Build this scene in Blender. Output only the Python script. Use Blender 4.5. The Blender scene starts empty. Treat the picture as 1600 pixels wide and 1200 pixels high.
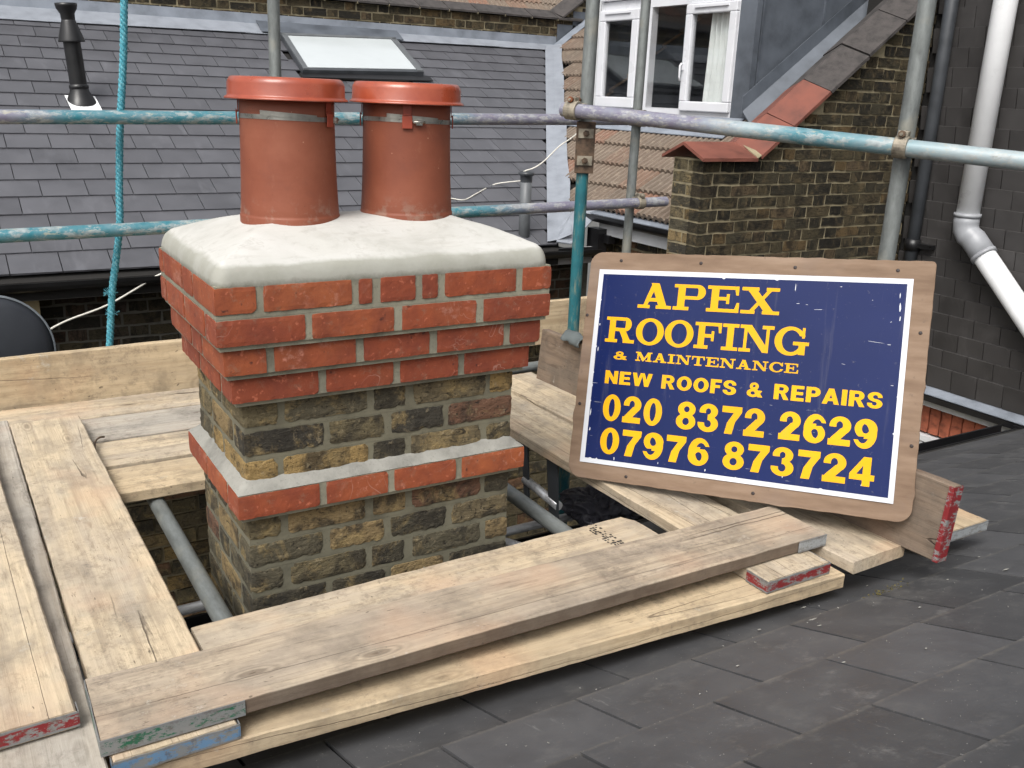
import bpy, bmesh, math, random
from mathutils import Vector, Matrix, noise as mn
PI = math.pi; R = math.radians
random.seed(7)
sc = bpy.context.scene
C = sc.collection

# ---------------------------------------------------------------- camera, sky, sun, exposure
CAM = Vector((-0.55747, -2.14779, 0.72073))
RX = Vector((0.858603, -0.511318, 0.036799))
RY = Vector((-0.120635, -0.271295, -0.954906))
RZ = Vector((0.498244, 0.815447, -0.294618))

FPX = 1465.23
cd = bpy.data.cameras.new('camera'); cam = bpy.data.objects.new('camera', cd); C.objects.link(cam)
cd.sensor_width = 36; cd.lens = FPX / 1600 * 36; cd.clip_start = .02; cd.clip_end = 500
m = Matrix((RX, -RY, -RZ)).transposed().to_4x4(); m.translation = CAM
cam.matrix_world = m
sc.camera = cam
SUN_EL, SUN_AZ = 52, 232          # azimuth the light comes from, degrees clockwise from +Y
w = bpy.data.worlds.new('World'); sc.world = w; w.use_nodes = True
wn = w.node_tree.nodes; wl = w.node_tree.links
sky = wn.new('ShaderNodeTexSky'); sky.sky_type = 'NISHITA'; sky.sun_disc = False
sky.sun_elevation = R(SUN_EL); sky.sun_rotation = R(SUN_AZ); sky.air_density = 1.0; sky.dust_density = 6; sky.ozone_density = 1
hs = wn.new('ShaderNodeHueSaturation'); hs.inputs['Saturation'].default_value = .18
wl.new(sky.outputs[0], hs.inputs['Color']); wl.new(hs.outputs[0], wn['Background'].inputs[0])
wn['Background'].inputs[1].default_value = .15
sl = bpy.data.lights.new('sun', 'SUN'); sl.energy = 1.5; sl.angle = R(28); sl.color = (1, .96, .9)
so = bpy.data.objects.new('sun', sl); C.objects.link(so)
sd = Vector((math.sin(R(SUN_AZ)) * math.cos(R(SUN_EL)), math.cos(R(SUN_AZ)) * math.cos(R(SUN_EL)), math.sin(R(SUN_EL))))
so.rotation_euler = sd.to_track_quat('Z', 'Y').to_euler()
sc.view_settings.view_transform = 'Standard'; sc.view_settings.look = 'None'
sc.view_settings.exposure = .36; sc.view_settings.gamma = 1; sc.view_settings.use_curve_mapping = False

# ---------------------------------------------------------------- node materials
MATS = {}
class NB:
    def __init__(s, name):
        s.m = bpy.data.materials.new(name); s.m.use_nodes = True
        s.t = s.m.node_tree; s.n = s.t.nodes; s.b = s.n['Principled BSDF']; MATS[name] = s.m
        tc = s.n.new('ShaderNodeTexCoord'); oi = s.n.new('ShaderNodeObjectInfo')
        s.rnd = oi.outputs['Random']; s.obj = tc.outputs['Object']
        a = s.n.new('ShaderNodeVectorMath'); a.operation = 'ADD'
        sc_ = s.n.new('ShaderNodeVectorMath'); sc_.operation = 'SCALE'; sc_.inputs[0].default_value = (17.3, 31.1, 23.7)
        s.l(s.rnd, sc_.inputs['Scale']); s.l(s.obj, a.inputs[0]); s.l(sc_.outputs[0], a.inputs[1]); s.co = a.outputs[0]
    def l(s, a, b): s.t.links.new(a, b)
    def setv(s, sock, v):
        if hasattr(v, 'links') or hasattr(v, 'is_linked'): s.l(v, sock)
        elif isinstance(v, tuple) and len(v) == 3 and sock.type == 'RGBA': sock.default_value = (*v, 1)
        else: sock.default_value = v
    def scale(s, v):
        q = s.n.new('ShaderNodeVectorMath'); q.operation = 'MULTIPLY'; s.l(s.co, q.inputs[0]); q.inputs[1].default_value = v; return q.outputs[0]
    def noise(s, sc=5, det=4, rough=.55, st=None, dist=0, co=None):
        q = s.n.new('ShaderNodeTexNoise'); s.l(co or (s.scale(st) if st else s.co), q.inputs['Vector'])
        q.inputs['Scale'].default_value = sc; q.inputs['Detail'].default_value = det; q.inputs['Roughness'].default_value = rough; q.inputs['Distortion'].default_value = dist
        return q.outputs['Fac']
    def voro(s, sc=5, st=None, feat='F1'):
        q = s.n.new('ShaderNodeTexVoronoi'); q.feature = feat; s.l(s.scale(st) if st else s.co, q.inputs['Vector']); q.inputs['Scale'].default_value = sc
        return q.outputs['Distance']
    def ramp(s, f, stops):
        q = s.n.new('ShaderNodeValToRGB'); e = q.color_ramp.elements
        while len(e) < len(stops): e.new(.5)
        for i, (p, c) in enumerate(stops):
            e[i].position = p; e[i].color = (*c, 1) if isinstance(c, tuple) else (c, c, c, 1)
        s.setv(q.inputs[0], f); return q.outputs[0]
    def mr(s, f, a, b, c=0., d=1.):
        q = s.n.new('ShaderNodeMapRange'); s.setv(q.inputs[0], f)
        for i, v in enumerate((a, b, c, d)): q.inputs[i + 1].default_value = v
        return q.outputs[0]
    def mix(s, f, a, b, mode='MIX'):
        q = s.n.new('ShaderNodeMix'); q.data_type = 'RGBA'; q.blend_type = mode
        s.setv(q.inputs['Factor'], f); s.setv(q.inputs['A'], a) if 0 else None
        s.setv(q.inputs[6], a); s.setv(q.inputs[7], b); return q.outputs[2]
    def math(s, op, a, b=0.):
        q = s.n.new('ShaderNodeMath'); q.operation = op; s.setv(q.inputs[0], a); s.setv(q.inputs[1], b); return q.outputs[0]
    def sep(s, v=None):
        q = s.n.new('ShaderNodeSeparateXYZ'); s.l(v or s.obj, q.inputs[0]); return q.outputs
    def bump(s, h, strength=.3, dist=.002):
        q = s.n.new('ShaderNodeBump'); s.setv(q.inputs['Height'], h); q.inputs['Strength'].default_value = strength; q.inputs['Distance'].default_value = dist
        s.l(q.outputs[0], s.b.inputs['Normal'])
    def out(s, col, rough=.8, metal=0., spec=None, coat=None):
        s.setv(s.b.inputs['Base Color'], col); s.setv(s.b.inputs['Roughness'], rough); s.setv(s.b.inputs['Metallic'], metal)
        if spec is not None: s.b.inputs['Specular IOR Level'].default_value = spec
        if coat is not None: s.b.inputs['Coat Weight'].default_value = coat; s.b.inputs['Coat Roughness'].default_value = .12
        return s.m

def simple(name, col, rough=.6, metal=0., var=.15, sc=9, bump=.15, spec=None, coat=None, bd=.002):
    b = NB(name)
    f = b.noise(sc, 5, .6)
    dk = tuple(c * (1 - var * 1.6) for c in col); lt = tuple(min(1, c * (1 + var * 1.2)) for c in col)
    c = b.ramp(f, [(.3, dk), (.5, col), (.72, lt)])
    b.bump(b.noise(sc * 8, 4), bump, bd)
    return b.out(c, b.mr(f, .3, .7, max(0, rough - .08), min(1, rough + .1)), metal, spec, coat)

def m_redbrick():
    b = NB('red_brick')
    base = b.ramp(b.rnd, [(0, (.285, .064, .022)), (.3, (.245, .052, .020)), (.6, (.212, .044, .018)), (.85, (.275, .064, .023)), (1, (.32, .086, .028))])
    n1 = b.noise(14, 6, .65)
    c = b.mix(b.mr(n1, .38, .66, 0, .65), base, (.135, .028, .016)); c = b.mix(b.mr(b.noise(5, 4, .6), .52, .7, 0, .5), c, (.30, .085, .030))
    c = b.mix(b.mr(b.noise(26, 6, .8), .56, .66, 0, .35), c, (.21, .15, .105))
    c = b.mix(b.mr(b.noise(60, 3), .62, .7, 0, .5), c, (.52, .16, .09))
    c = b.mix(b.mr(b.noise(45, 2, .5), .30, .24, 0, .8), c, (.06, .015, .01))
    wv = b.math('ABSOLUTE', b.math('SUBTRACT', b.noise(7, 3, .5, dist=1.2), .5))
    big = b.mr(b.noise(4.5, 2), .52, .6)
    c = b.mix(b.math('MULTIPLY', b.mr(wv, .008, .0, 0, .32), big), c, (.55, .36, .30))
    c = b.mix(b.math('MULTIPLY', b.mr(b.noise(30, 5, .7), .52, .75, 0, .5), b.mr(b.noise(5, 2), .55, .68)), c, (.60, .36, .30))
    b.bump(b.math('ADD', b.noise(40, 6, .7), b.math('MULTIPLY', b.noise(9, 3), 1.5)), .6, .003)
    b.out(c, .82)
def m_stock(name, dark=1., yellow=1., red=1.):
    b = NB(name); S = lambda *c: tuple(x * dark for x in c)
    q = b.n.new('ShaderNodeValToRGB'); q.color_ramp.interpolation = 'CONSTANT'; e = q.color_ramp.elements
    cols = [(.0, S(.135, .112, .066)), (.13, S(.070, .062, .044)), (.24, S(.29 * yellow, .20 * yellow, .085)), (.33, S(.155, .125, .075)), (.46, S(.13 + .07 * red, .115, .068)), (.56, S(.105, .092, .062)), (.68, S(.24 * yellow, .175 * yellow, .09)), (.78, S(.055, .050, .040)), (.87, S(.09 + .055 * red, .080, .052)), (.94, S(.125, .108, .07))]
    while len(e) < len(cols): e.new(.5)
    for i, (p, c) in enumerate(cols): e[i].position = p; e[i].color = (*c, 1)
    b.l(b.rnd, q.inputs[0]); c = q.outputs[0]
    n = b.noise(34, 7, .72); m_ = b.noise(11, 5, .68, dist=.5); st = b.noise(1, 6, .75, st=(22, 22, 60), dist=.8)
    c = b.mix(b.mr(m_, .52, .66, 0, .8), c, S(.33 * yellow, .245 * yellow, .115))
    c = b.mix(b.mr(b.noise(8.5, 5, .7, dist=.7), .48, .60, 0, .78), c, S(.034, .031, .026))
    c = b.mix(b.mr(n, .58, .68, 0, .55), c, S(.33, .27, .17))
    c = b.mix(b.mr(st, .44, .33, 0, .9), c, S(.022, .019, .016))
    c = b.mix(b.mr(b.noise(95, 3, .6), .40, .30, 0, .8), c, S(.02, .017, .014))
    b.bump(b.math('ADD', b.math('ADD', n, b.math('MULTIPLY', st, 1.3)), b.math('MULTIPLY', b.noise(95, 4, .7), .5)), 1., .006)
    b.out(c, .92, spec=.2)
def m_mortar(name, col):
    b = NB(name); n = b.noise(9, 5, .65)
    c = b.ramp(n, [(.3, tuple(x * .62 for x in col)), (.5, col), (.72, tuple(x * 1.25 for x in col))])
    c = b.mix(b.mr(b.noise(120, 2), .60, .72, 0, .4), c, tuple(x * .5 for x in col))
    b.bump(b.noise(130, 5, .7), .5, .002); b.out(c, .93)
def m_flaunch():
    b = NB('cement_flaunching')
    n = b.noise(5, 6, .6, dist=.5)
    z = b.sep()[2]
    c = b.ramp(n, [(.25, (.36, .355, .325)), (.45, (.465, .46, .43)), (.68, (.52, .515, .49))])
    low = b.mr(b.math('ADD', z, b.math('MULTIPLY', b.noise(7, 5, .7), .03)), .344, .352, 1, 0)        # steep skirt painted greyer than the top, side-face shade in the colour
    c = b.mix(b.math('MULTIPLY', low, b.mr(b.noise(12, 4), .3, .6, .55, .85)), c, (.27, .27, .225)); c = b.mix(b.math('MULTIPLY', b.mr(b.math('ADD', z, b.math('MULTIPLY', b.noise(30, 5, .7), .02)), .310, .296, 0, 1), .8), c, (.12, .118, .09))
    c = b.mix(b.mr(b.noise(26, 5, .7), .56, .70, 0, .5), c, (.33, .32, .29)); c = b.mix(b.mr(b.noise(1, 5, .7, st=(5, 30, 9), dist=.6), .55, .68, 0, .4), c, (.36, .345, .31))
    cr = b.math('ABSOLUTE', b.math('SUBTRACT', b.noise(3.5, 4, .6, dist=.8), .5))
    c = b.mix(b.mr(cr, .004, .0, 0, .35), c, (.34, .32, .28))
    c = b.mix(b.mr(b.voro(13), .03, .018, 0, .7), c, (.22, .19, .15))
    b.bump(b.math('ADD', b.noise(14, 6, .65), b.math('MULTIPLY', b.noise(120, 3), .3)), .32, .004)
    b.out(c, .8)
def m_terracotta():
    b = NB('terracotta'); n = b.noise(6, 5, .6); z = b.sep()[2]
    c = b.ramp(n, [(.3, (.185, .052, .028)), (.5, (.222, .066, .035)), (.7, (.262, .086, .048))])
    c = b.mix(b.mr(b.noise(3, 3, .5, st=(1, 1, .3)), .5, .75, 0, .4), c, (.25, .078, .045))
    c = b.mix(b.mr(b.noise(11, 6, .75), .54, .70, 0, .45), c, (.17, .055, .035)); c = b.mix(b.mr(b.noise(24, 6, .8, st=(1, 1, .6)), .60, .70, 0, .25), c, (.33, .16, .10))
    c = b.mix(b.math('MULTIPLY', b.mr(z, .10, .055, 0, 1), b.mr(b.noise(30, 4, .7), .5, .64, 0, .35)), c, (.30, .26, .21))
    c = b.mix(b.mr(b.voro(24), .05, .03, 0, .6), c, (.5, .3, .2))
    c = b.mix(b.mr(b.voro(37, st=(1.3, 1, 1)), .045, .03, 0, .8), c, (.05, .02, .015))
    b.bump(b.math('ADD', b.noise(3, 1, .3, st=(1, 1, 40)), b.noise(90, 4)), .18, .0015); b.out(c, .55, spec=.4)
def m_glazed():
    b = NB('glazed_terracotta'); n = b.noise(7, 4, .6, st=(1, 1, 1.5))
    c = b.ramp(n, [(.3, (.25, .040, .016)), (.5, (.31, .056, .023)), (.72, (.38, .085, .038))])
    c = b.mix(b.mr(b.noise(30, 6, .8), .57, .68, 0, .5), c, (.20, .04, .02)); c = b.mix(b.mr(b.voro(40), .06, .04, 0, .7), c, (.07, .03, .02))
    b.bump(b.math('ADD', b.noise(7, 3), b.math('MULTIPLY', b.noise(60, 4), .15)), .5, .004); b.out(c, b.mr(b.noise(12, 4), .3, .7, .22, .5), spec=.55, coat=.35)
def m_wood(name, a, bb, grey, gf=.4, crack=.6, side=0.):
    b = NB(name)
    fine = b.noise(1, 8, .70, st=(3.5, 130, 130)); g = b.noise(1, 5, .6, st=(1.3, 34, 34), dist=.12)
    big = b.noise(1, 4, .62, st=(1.7, 7, 7), dist=.4); med = b.noise(7, 6, .68)
    c = b.ramp(g, [(.30, bb), (.5, a), (.72, tuple(min(1, x * 1.14) for x in a))])
    c = b.mix(b.mr(fine, .35, .62, .55, 0), c, bb)
    c = b.mix(b.mr(big, .42, .62, 0, gf), c, grey)
    c = b.mix(b.mr(med, .47, .66, 0, .6), c, tuple(x * .55 for x in grey)); c = b.mix(b.math('MULTIPLY', b.mr(b.noise(30, 6, .8), .50, .66, 0, .5), b.mr(b.noise(2.6, 3), .42, .54)), c, (.105, .085, .07)); c = b.mix(b.mr(b.noise(1, 6, .8, st=(8, 60, 60)), .54, .66, 0, .6), c, tuple(x * .6 for x in bb))
    c = b.mix(b.mr(b.noise(3.3, 3, .5), .55, .68, 0, .35), c, (min(1, a[0] * 1.02), a[1] * .80, a[2] * .72))
    rings = b.n.new('ShaderNodeTexVoronoi'); b.l(b.scale((2.1, 6.5, 3)), rings.inputs['Vector']); rings.inputs['Scale'].default_value = 1
    kd = rings.outputs['Distance']
    kr = b.math('ADD', b.math('MULTIPLY', b.math('SINE', b.math('MULTIPLY', kd, 120.)), .5), .5)
    c = b.mix(b.math('MULTIPLY', b.mr(kd, .20, .08, 0, .5), kr), c, tuple(x * .55 for x in bb))
    c = b.mix(b.mr(kd, .075, .03, 0, .75), c, (.10, .07, .05))
    ck = b.math('ABSOLUTE', b.math('SUBTRACT', b.math('ADD', b.noise(1, 0, .5, st=(.30, 9, 9)), b.math('MULTIPLY', b.noise(1, 3, .6, st=(9, 30, 30)), .016)), .508))
    gate = b.mr(b.noise(1, 2, .5, st=(.9, 4, 4)), .44, .48)
    ckm = b.math('MULTIPLY', b.mr(ck, .0030, .0010, 0, crack), gate)
    c = b.mix(ckm, c, (.05, .035, .028))
    ck2 = b.math('ABSOLUTE', b.math('SUBTRACT', b.noise(1, 0, .5, st=(.55, 34, 34)), .5))
    c = b.mix(b.math('MULTIPLY', b.mr(ck2, .010, .003, 0, .6), b.mr(b.noise(1, 2, .5, st=(2.2, 9, 9)), .54, .60)), c, tuple(x * .45 for x in bb))
    ticks = b.math('MULTIPLY', b.mr(b.noise(1, 2, .5, st=(46, 170, 60), dist=.3), .69, .73), b.mr(b.noise(4, 2), .48, .6))
    c = b.mix(b.math('MULTIPLY', ticks, .75), c, (.09, .07, .05))
    c = b.mix(b.math('MULTIPLY', b.mr(b.noise(14, 6, .75), .60, .70, 0, .55), b.mr(b.noise(2.2, 2), .5, .6)), c, (.60, .57, .50))
    if side: c = b.mix(b.math('MULTIPLY', b.mr(b.sep()[2], -.002, -.006, 0, side), b.mr(b.noise(9, 4, .7), .25, .6, .75, 1)), c, (.095, .068, .05))
    hgt = b.math('SUBTRACT', b.math('ADD', b.math('MULTIPLY', fine, .6), b.math('ADD', b.math('MULTIPLY', g, .6), b.math('MULTIPLY', med, .35))), b.math('MULTIPLY', ckm, 2.))
    b.bump(hgt, .7, .003); b.out(c, .88, spec=.2)
def m_slate(name, col, var=.16, rough=.42, edge=None):
    b = NB(name)
    k = b.mr(b.rnd, 0, 1, 1 - var, 1 + var)
    n = b.noise(5, 5, .65); n2 = b.noise(2.5, 4, .6, st=(2.5, .7, 1), dist=.5)
    c = b.ramp(n, [(.3, tuple(x * .82 for x in col)), (.5, col), (.72, tuple(x * 1.16 for x in col))])
    q = b.n.new('ShaderNodeVectorMath'); q.operation = 'SCALE'; b.l(c, q.inputs[0]); b.l(k, q.inputs['Scale']); c = q.outputs[0]
    c = b.mix(b.mr(n2, .58, .72, 0, .22), c, tuple(min(1, x * 2.2 + .03) for x in col))
    if edge:
        c = b.mix(b.mr(b.noise(26, 5, .75), .60, .74, 0, .5), c, edge)
        c = b.mix(b.mr(b.noise(240, 2, .5), .74, .80, 0, .8), c, (.42, .40, .36))
    b.bump(b.math('ADD', b.noise(60, 5, .65), b.math('MULTIPLY', n, 1.)), .16, .002)
    b.out(c, b.mr(n, .3, .7, rough - .08, rough + .14), spec=.5)
def m_nearslate():
    b = NB('foreground_slate')
    k = b.mr(b.rnd, 0, 1, .76, 1.24)
    col = (.064, .065, .069)
    n = b.noise(6, 6, .7)
    c = b.ramp(n, [(.3, (.051, .052, .055)), (.5, col), (.72, (.081, .081, .083))])
    q = b.n.new('ShaderNodeVectorMath'); q.operation = 'SCALE'; b.l(c, q.inputs[0]); b.l(k, q.inputs['Scale']); c = q.outputs[0]
    x, y, z = b.sep()
    # dirt that has washed down and settled along the tail of each slate
    tail = b.mr(b.math('ADD', y, b.math('MULTIPLY', b.noise(9, 4, .7), .03)), .142, .152, 0, 1)
    c = b.mix(b.math('MULTIPLY', tail, b.mr(b.noise(34, 6, .8), .36, .62, .0, .62)), c, (.145, .135, .118))
    c = b.mix(b.mr(b.noise(11, 6, .75), .54, .70, 0, .34), c, (.14, .138, .132)); c = b.mix(b.math('MULTIPLY', b.mr(b.noise(5, 6, .8), .56, .68, 0, .5), b.mr(b.noise(1.7, 2), .5, .6)), c, (.21, .205, .195))
    c = b.mix(b.mr(b.noise(190, 2, .4), .745, .79, 0, .8), c, (.5, .49, .45))
    sc1 = b.math('MULTIPLY', b.mr(b.noise(1, 5, .7, st=(60, 9, 9), dist=.4), .60, .74), b.mr(b.noise(3.2, 2), .58, .68))
    c = b.mix(b.math('MULTIPLY', sc1, .55), c, (.34, .34, .33))
    b.bump(b.math('ADD', b.noise(70, 5, .7), b.math('MULTIPLY', n, 1.2)), .2, .0022)
    b.out(c, b.mr(n, .3, .7, .44, .64), spec=.45)
def m_scafpaint(name, stops):
    """tube painted in bands along its own length (local z, metres); P purple, T teal, W worn pale"""
    b = NB(name); x, y, z = b.sep()
    zz = b.math('ADD', z, b.mr(b.noise(1, 4, .7, st=(20, 20, 8)), 0, 1, -.22, .22))
    CC = {'P': (.185, .17, .235), 'T': (.03, .18, .225), 'W': (.33, .40, .42), 'D': (.18, .165, .22)}
    L_ = stops[-1][0]; c = b.ramp(b.mr(zz, 0, L_), [(q / L_, CC[k]) for q, k in stops])
    c = b.mix(b.mr(b.noise(26, 4), .35, .7, 0, .35), c, (.30, .35, .38))
    worn = b.noise(1, 6, .78, st=(34, 34, 13))
    bare = b.ramp(b.noise(40, 5), [(.3, (.24, .24, .23)), (.6, (.46, .47, .46))])
    wm = b.mr(worn, .50, .55, 0, 1)
    c = b.mix(b.math('MULTIPLY', wm, .6), c, bare)
    c = b.mix(b.mr(b.noise(1, 5, .75, st=(60, 60, 20)), .60, .64, 0, .65), c, (.42, .40, .30))
    c = b.mix(b.mr(b.noise(1, 5, .75, st=(50, 50, 16)), .60, .70, 0, .5), c, (.05, .05, .06))
    b.bump(worn, .35, .001); c = b.mix(b.math('MULTIPLY', b.mr(b.noise(19, 5, .8), .60, .66, 0, .8), b.mr(b.noise(3, 2), .45, .6)), c, (.40, .39, .34))
    b.out(c, b.mr(worn, .4, .6, .34, .6), .12, spec=.45)
def m_teal():
    b = NB('teal_scaffold_paint')
    w_ = b.noise(1, 6, .75, st=(40, 40, 9))
    c = b.ramp(b.noise(12, 4), [(.3, (.010, .088, .11)), (.6, (.016, .13, .155))])
    c = b.mix(b.mr(w_, .50, .64, 0, .75), c, (.20, .22, .16)); c = b.mix(b.mr(b.noise(1, 5, .8, st=(60, 60, 22)), .60, .68, 0, .7), c, (.05, .045, .035)); b.bump(w_, .3, .001); b.out(c, .5)
def m_galv(name='galvanised_steel', col=(.19, .205, .20), rough=.5):
    b = NB(name)
    n = b.noise(1, 6, .7, st=(28, 28, 9)); n2 = b.noise(7, 4)
    c = b.ramp(n, [(.3, tuple(x * .62 for x in col)), (.5, col), (.7, tuple(x * 1.35 for x in col))])
    c = b.mix(b.mr(n2, .55, .7, 0, .5), c, (.36, .34, .27))
    b.bump(n, .3, .001); b.out(c, rough, .35)
def m_tile():
    b = NB('buff_roof_tile')
    c0 = b.ramp(b.rnd, [(0, (.15, .12, .095)), (.3, (.20, .155, .118)), (.6, (.17, .128, .098)), (.86, (.21, .13, .092)), (1, (.25, .12, .08))])
    n = b.noise(1, 6, .7, st=(14, 50, 14))
    c = b.mix(b.mr(n, .38, .66, .0, .75), c0, (.13, .10, .075))
    c = b.mix(b.mr(b.noise(18, 4, .7), .54, .70, 0, .5), c, (.34, .28, .215))
    b.bump(n, .4, .003); b.out(c, .88)
def m_rope():
    b = NB('blue_rope'); n = b.noise(1, 4, .7, st=(300, 300, 60))
    b.out(b.ramp(n, [(.3, (.012, .12, .17)), (.5, (.045, .26, .33)), (.68, (.26, .50, .55))]), .8); b.bump(n, .6, .001)
def m_ply():
    b = NB('weathered_plywood'); n = b.noise(1, 6, .65, st=(4, 22, 4)); n2 = b.noise(4, 4, .6)
    c = b.ramp(n, [(.28, (.15, .098, .065)), (.5, (.215, .146, .099)), (.72, (.28, .20, .142))])
    c = b.mix(b.mr(n2, .52, .68, 0, .6), c, (.205, .155, .125))
    c = b.mix(b.mr(b.noise(30, 4, .7), .64, .74, 0, .6), c, (.12, .09, .07))
    b.bump(n, .35, .002); b.out(c, .8, spec=.3)
def m_sign(name, col, rough=.32, scuff=(.6, .6, .6)):
    b = NB(name); n = b.noise(3, 3)
    c = b.mix(b.mr(n, .3, .7, 0, 1), tuple(x * .9 for x in col), tuple(min(1, x * 1.08) for x in col))
    s1 = b.math('MULTIPLY', b.mr(b.noise(1, 3, .6, st=(18, 190, 50)), .70, .73), b.mr(b.noise(3.5, 2), .56, .62))
    c = b.mix(b.math('MULTIPLY', s1, .75), c, scuff)
    c = b.mix(b.mr(b.noise(1, 5, .7, st=(2.5, 3.5, 1)), .52, .72, 0, .10), c, tuple(x * .55 + .02 for x in col)); c = b.mix(b.mr(b.noise(1, 5, .7, st=(30, 1.6, 1)), .58, .74, 0, .12), c, (.3, .29, .27))
    c = b.mix(b.mr(b.noise(55, 5, .8), .62, .70, 0, .22), c, (.30, .28, .24))
    b.bump(b.noise(5, 2), .1, .003); b.out(c, b.mr(b.noise(4, 4), .3, .7, rough - .08, rough + .12), spec=.22)
def m_paintedge(name, col, th=.42, border=True):
    b = NB(name); n = b.noise(1, 6, .8, st=(30, 26, 60))
    c = b.mix(b.mr(n, th, th + .05), (.22, .225, .22), col)
    if border: c = b.mix(b.mr(b.math('ADD', b.math('ABSOLUTE', b.math('ADD', b.sep()[2], .019)), b.math('MULTIPLY', b.noise(40, 4, .7), .008)), .0145, .0165), c, (.20, .205, .205)); c = b.mix(b.mr(b.noise(40, 6, .8), .52, .66, 0, .75), c, (.10, .075, .06))
    b.bump(n, .5, .001); b.out(c, .6, .1)
def m_glass(name, tint=(.03, .03, .03), a=.94):
    b = NB(name)
    gl = b.n.new('ShaderNodeBsdfGlossy'); gl.inputs['Roughness'].default_value = .02; gl.inputs['Color'].default_value = (.9, .93, .95, 1)
    tr = b.n.new('ShaderNodeBsdfTransparent'); tr.inputs['Color'].default_value = (a, a, a, 1)
    lw_ = b.n.new('ShaderNodeLayerWeight'); lw_.inputs[0].default_value = .5
    mx = b.n.new('ShaderNodeMixShader'); b.l(b.math('ADD', b.math('MULTIPLY', b.math('POWER', lw_.outputs['Facing'], 4.), .8), .045), mx.inputs[0]); b.l(tr.outputs[0], mx.inputs[1]); b.l(gl.outputs[0], mx.inputs[2])
    b.l(mx.outputs[0], b.n['Material Output'].inputs['Surface'])

m_redbrick(); m_stock('stock_brick'); m_stock('dark_stock_brick', .44, .85, .2); m_stock('darkest_brick', .36, .6)
m_mortar('mortar', (.150, .140, .098)); m_mortar('fresh_mortar', (.225, .215, .162)); m_mortar('old_mortar', (.27, .23, .145)); m_mortar('grey_mortar', (.255, .25, .225)); m_mortar('dark_mortar', (.10, .095, .08))
m_flaunch(); m_terracotta(); m_glazed(); m_nearslate(); m_scafpaint('upper_back_rail', [(0, 'P'), (2.25, 'P'), (2.5, 'T'), (3.95, 'T'), (4.25, 'D'), (5.3, 'D')]); m_scafpaint('lower_back_rail', [(0, 'T'), (4.25, 'T'), (4.55, 'P'), (5.4, 'P')]); m_scafpaint('big_rail', [(0, 'P'), (.55, 'P'), (.8, 'W'), (1.0, 'T'), (1.5, 'W'), (1.9, 'W'), (2.05, 'P'), (2.4, 'P')]); m_teal(); m_galv(); m_galv('bright_alloy', (.55, .56, .57), .3); m_tile(); m_rope(); m_ply()
m_wood('pale_board', (.565, .465, .325), (.36, .285, .20), (.42, .365, .295), .65, .9)
m_wood('fresh_board', (.56, .445, .295), (.41, .31, .195), (.39, .315, .22), .6, .6)
m_wood('grey_board', (.465, .385, .285), (.25, .20, .15), (.33, .28, .225), .75, .8, .85)
m_wood('pallid_board', (.47, .425, .36), (.30, .26, .21), (.35, .325, .285), .75, .7)
m_wood('brown_board', (.25, .185, .135), (.155, .112, .08), (.17, .142, .115), .7, .8)
m_slate('house_slate', (.086, .087, .097), .09, .36)
m_slate('wall_tile', (.044, .041, .040), .10, .6)
m_sign('sign_blue', (.0045, .0135, .082), .40); m_sign('sign_yellow', (.76, .385, .004), .5, (.5, .3, .05)); m_sign('sign_white', (.64, .66, .70), .4, (.3, .3, .3))
m_paintedge('red_painted_metal', (.21, .016, .020), .45); m_paintedge('red_painted_end', (.21, .016, .020), .45, False); m_paintedge('green_painted_metal', (.018, .12, .065), .50); m_paintedge('blue_painted_metal', (.13, .24, .38), .44); m_paintedge('bare_metal_strip', (.30, .32, .33))
simple('lead', (.22, .245, .285), .5, .1, .18, 6, .3); simple('dark_lead', (.095, .108, .128), .5, .1, .25, 4, .2); simple('pale_lead', (.25, .27, .305), .5, .05, .12, 9, .4)
simple('white_plastic', (.88, .89, .90), .32, 0, .04, 4, .03); simple('window_plastic', (.66, .67, .70), .3, 0, .03, 4, .03)
simple('white_fascia', (.58, .59, .60), .5, 0, .12, 5, .1); simple('grey_fascia', (.30, .30, .31), .5, 0, .15, 5, .1)
simple('black_plastic', (.010, .010, .011), .35, 0, .2, 9, .1); simple('grey_plastic', (.11, .118, .125), .45, 0, .12, 9, .1); simple('light_grey_plastic', (.30, .31, .33), .4, 0, .08, 9, .1); simple('charcoal_plastic', (.05, .055, .062), .45, 0, .15, 9, .1)
simple('red_coping', (.17, .056, .038), .75, 0, .22, 7, .3); simple('dark_coping', (.052, .046, .044), .85, 0, .35, 16, .5, bd=.004)
simple('roof_void', (.012, .011, .010), .9); simple('rust_steel', (.10, .065, .042), .7, .2, .5, 25, .5); simple('coupler_steel', (.26, .23, .18), .55, .3, .4, 30, .4); simple('rust_orange', (.22, .075, .03), .8, .1, .4, 40, .4)
simple('sky_and_blind_white', (.56, .60, .61), .18, 0, .03, 2, .02, spec=.7, coat=.8); simple('white_cable', (.62, .60, .54), .5); simple('curtain', (.80, .84, .82), .9, 0, .08, 4, .2); simple('blue_curtain', (.28, .36, .42), .9, 0, .15, 20, .3)
simple('room_plaster', (.16, .14, .12), .9); simple('black_bag', (.065, .065, .082), .33, 0, .2, 12, .4); simple('dish_grey', (.030, .034, .042), .5, 0, .1, 5, .05); simple('dish_rim', (.16, .18, .20), .45)
simple('steel_band', (.42, .41, .37), .32, .8, .2, 30, .2); simple('clip_red', (.30, .052, .026), .45); simple('grey_cloth', (.10, .115, .115), .85, 0, .2, 14, .5)
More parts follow.
